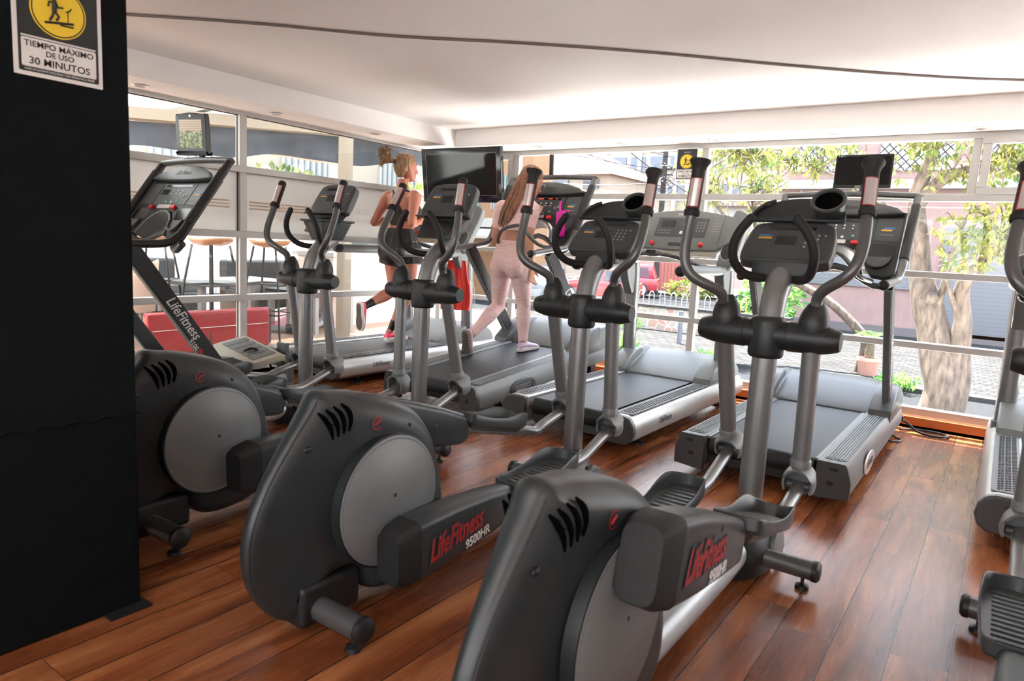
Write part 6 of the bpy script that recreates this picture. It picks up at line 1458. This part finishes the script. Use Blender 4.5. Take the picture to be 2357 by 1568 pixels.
b = MB(); b.hexa([(-8.6, 3.55, 2.30), (-5.75, 6.3, 2.26), (-5.6, 6.1, 2.26), (-8.45, 3.4, 2.30)], [(-8.6, 3.55, 2.42), (-5.75, 6.3, 2.38), (-5.6, 6.1, 2.38), (-8.45, 3.4, 2.42)]); b.build('gutter', mcream, T)
AW = thing('awning', 'dark blue grey canvas awning strip hanging along the terrace edge', 'awning', (0, 0, 0))
b = MB(); n = 40; f, bk = [], []
for i, z in enumerate((2.28, 2.16, 2.06, 1.99)):
    rf, rb = [], []
    for k in range(n+1):
        t = k/n; x = -8.7+2.95*t; y = 3.35+2.85*t; wv = .02*i*sin(k*.9); zz = z-(.03*sin(k*.45) if i == 3 else 0)
        rf.append(V((x+wv, y-wv, zz))); rb.append(V((x+wv-.01, y-wv+.01, zz)))
    f.append(rf); bk.append(rb)
b.loft(f, cap=False, closed=False); b.loft(bk, cap=False, closed=False); b.loft([f[-1], bk[-1]], cap=False, closed=False); b.loft([f[0], bk[0]], cap=False, closed=False)
b.build('canvas', vary(mat('awning_canvas', (.035, .045, .06), .8), .35, 5, (1, 1, .3)), AW)
# buildings and hedge beyond the terrace
CB = thing('cream_building', 'cream building with louvred windows beyond the terrace', 'building', (0, 0, 0))
slab('wall', -22, -16, -6, 19, GZ, 6.2, mcream, CB)
for y in (2, 5.5, 9, 12.5, 16): 
    o = slab('window', -16.05, -15.92, y-.8, y+.8, 2.6, 4.4, mwhite, CB); b = MB(); [b.box((-15.88, y-.7+.2*k, 3.5), (.04, .05, 1.7)) for k in range(8)]; b.build('louvres', M['tgrey'], o)
slab('wall_low', -13.2, -13, -6, 14, GZ, 1.55, smat('grey_terrace_wall', (.07, .068, .065)), CB); slab('metal_fence', -11.6, -11.55, 5.2, 9.5, 0, 1.15, bands(smat('white_fence', (.5, .5, .5)), (.25, .27, .28), 9, 'Y', .55), CB)
slab('dark_opening', -13.02, -12.95, 2.0, 6.4, GZ, 1.35, smat('dark_shade', (.05, .05, .05)), CB); slab('green_banner', -12.94, -12.9, 6.6, 8.6, .3, 1.3, smat('green_banner', (.05, .25, .12)), CB)
for i, (x, y) in enumerate(((-15, 11), (-14.4, 15.5))): bush('tall leafy hedge tree beyond the terrace, ' + ('left one' if not i else 'right one'), (x, y, 1.9), (1.0, 1.9, .8), 900, 30+i, mleaf)
# red bench board, stools, tables
RB = thing('bench', 'red padded bench standing on its side beyond the side glass', 'bench', (-6.15, 3.72, -.02), radians(2))
b = MB(); b.box((0, 0, .20), (.10, 1.28, .40)); b.build('red_padding', mat('red_vinyl', (.30, .006, .016), .25, 0, .2), RB, bevel=.03, seg=3)
b = MB(); b.box((-.13, .10, .19), (.10, 1.32, .38)); b.build('black_back', M['char'], RB, bevel=.02)
b = MB(); b.tube([(.053, -.6, .24), (.053, .6, .24)], .003, 6); b.build('stitching', M['white'], RB)
mstool = mat('plywood', (.50, .26, .14), .4)
def stool(label, x, y, rz):
    T = thing('bar_stool', label, 'bar stool', (x, y, -.02), rz, 'bar stools on the terrace')
    b = MB(); b.loft([[(r*cos(a), r*sin(a)*.9, z+.02*cos(a)**2) for a in [2*pi*k/24 for k in range(24)]] for r, z in ((.10, 1.00), (.18, 1.015), (.215, 1.05), (.215, 1.065), (.17, 1.045), (.05, 1.03))]); b.build('seat', mstool, T)
    for sx in (-1, 1):
        for sy in (-1, 1):
            b = MB(); b.tube([(sx*.12, sy*.12, 1.01), (sx*.17, sy*.17, .65), (sx*.22, sy*.22, 0)], .011, 8); b.build('leg', M['black'], T)
    for z, r in ((.62, .172), (.30, .198)):
        b = MB(); b.tube([(r, r, z), (-r, r, z), (-r, -r, z), (r, -r, z), (r, r, z)], .008, 8); b.build('foot_ring', M['black'], T)
stool('wooden seated black bar stool beyond the glass left of the tall window post', -6.35, 3.85, .2); stool('wooden seated black bar stool beyond the glass right of the tall window post', -6.4, 4.55, .5)
stool('wooden seated black bar stool farthest left beyond the glass', -7.2, 3.75, .8)
def table(label, x, y, w_, d_, h_, m, rz=0, legm=None, grp='terrace tables'):
    T = thing('terrace_table', label, 'table', (x, y, -.02), rz, grp)
    b = MB(); b.prism(rrect(w_, d_, .06, 4), (0, 0, h_-.04), (1, 0, 0), (0, 1, 0), (0, 0, .04), .006); b.build('tabletop', m, T)
    for sx in (-1, 1):
        for sy in (-1, 1):
            b = MB(); b.box((sx*(w_/2-.07), sy*(d_/2-.07), (h_-.04)/2), (.06, .06, h_-.04)); b.build('leg', legm or mwhite, T)
    return T
table('dark grey topped terrace table behind the red bench', -7.0, 4.45, .8, 1.3, .62, M['tgrey'], .1); table('dark terrace table with pale legs at the right of the bench', -6.9, 5.5, .8, .8, .5, M['char'], .2)
table('pale wooden terrace table by the pink tub chair', -7.4, 3.2, .8, .9, .72, mat('pale_wood', (.5, .36, .26), .5), .0)
TC = thing('tub_chair', 'pale pink rounded tub chair beyond the left treadmill upright', 'chair', (-6.85, 3.25, -.02), radians(-30))
b = MB(); rr = []
for k in range(15):
    a = radians(-20+220*k/14); h_ = .55+.30*sin(radians(180*k/14)); c, s_ = cos(a), sin(a)
    rr.append([V((r*c, r*s_, z)) for r, z in ((.27, .35), (.31, h_-.02), (.30, h_), (.27, h_-.02), (.24, .37))])
b.loft(rr); b.build('backrest', mat('pale_pink_shell', (.62, .45, .36), .5), TC)
b = MB(); b.cyl((0, 0, .36), (0, 0, .42), .26, n=28, bev=.02); b.build('seat', M['white'], TC)
for a in (.8, 2.4, 3.9, 5.5):
    b = MB(); b.tube([(.2*cos(a), .2*sin(a), .37), (.26*cos(a), .26*sin(a), 0)], .015, 8); b.build('leg', mwhite, TC)
TP = thing('exercise_trampoline', 'round red centred exercise board with white rim on the terrace floor', 'trampoline', (-7.05, 5.35, .10), rot=(radians(12), radians(8), 0))
b = MB(); b.lathe([(.36, -.03), (.40, -.02), (.41, .01), (.39, .03), (.33, .032), (.32, .01)], (0, 0, 0), n=40); b.build('rim', mwhite, TP)
b = MB(); b.lathe([(.325, .0), (.325, .012), (.01, .014)], (0, 0, 0), n=40); b.build('mat', mat('red_mat', (.6, .1, .1), .5), TP)
tag(MB().cyl((-6.72, 5.0, .045), (-6.58, 5.25, .045), .055, n=20).build('foam_roller', M['black']), 'black foam roller lying on the terrace floor', 'roller')
for i, (x, y, l_, lb) in enumerate(((-8.3, 3.9, 1.7, 'left one behind the stools'), (-8.1, 6.0, 1.5, 'right one nearer the corner post'))):
    SF = thing('outdoor_sofa', 'charcoal terrace sofa, ' + lb, 'sofa', (x, y, -.02), radians(4))
    b = MB(); b.box((0, 0, .22), (.8, l_, .36)); b.build('base', M['char'], SF, bevel=.03); b = MB(); b.box((-.32, 0, .5), (.18, l_, .55)); b.build('backrest', M['char'], SF, bevel=.04)
    for s_ in (-.25, .25): b = MB(); b.box((.05, s_*l_, .44), (.62, l_*.46, .12)); b.build('cushion', M['tgreyd'], SF, bevel=.03)
WB = thing('counter', 'white panelled counter beyond the glass behind the runner', 'counter', (-7.3, 6.7, -.02), radians(8))
b = MB(); b.box((0, 0, .45), (.6, 1.9, .9)); b.build('front', mat('counter_panel', (.55, .42, .36), .6), WB); b = MB(); b.box((0, 0, .92), (.7, 2.0, .05)); b.build('worktop', mwhite, WB)
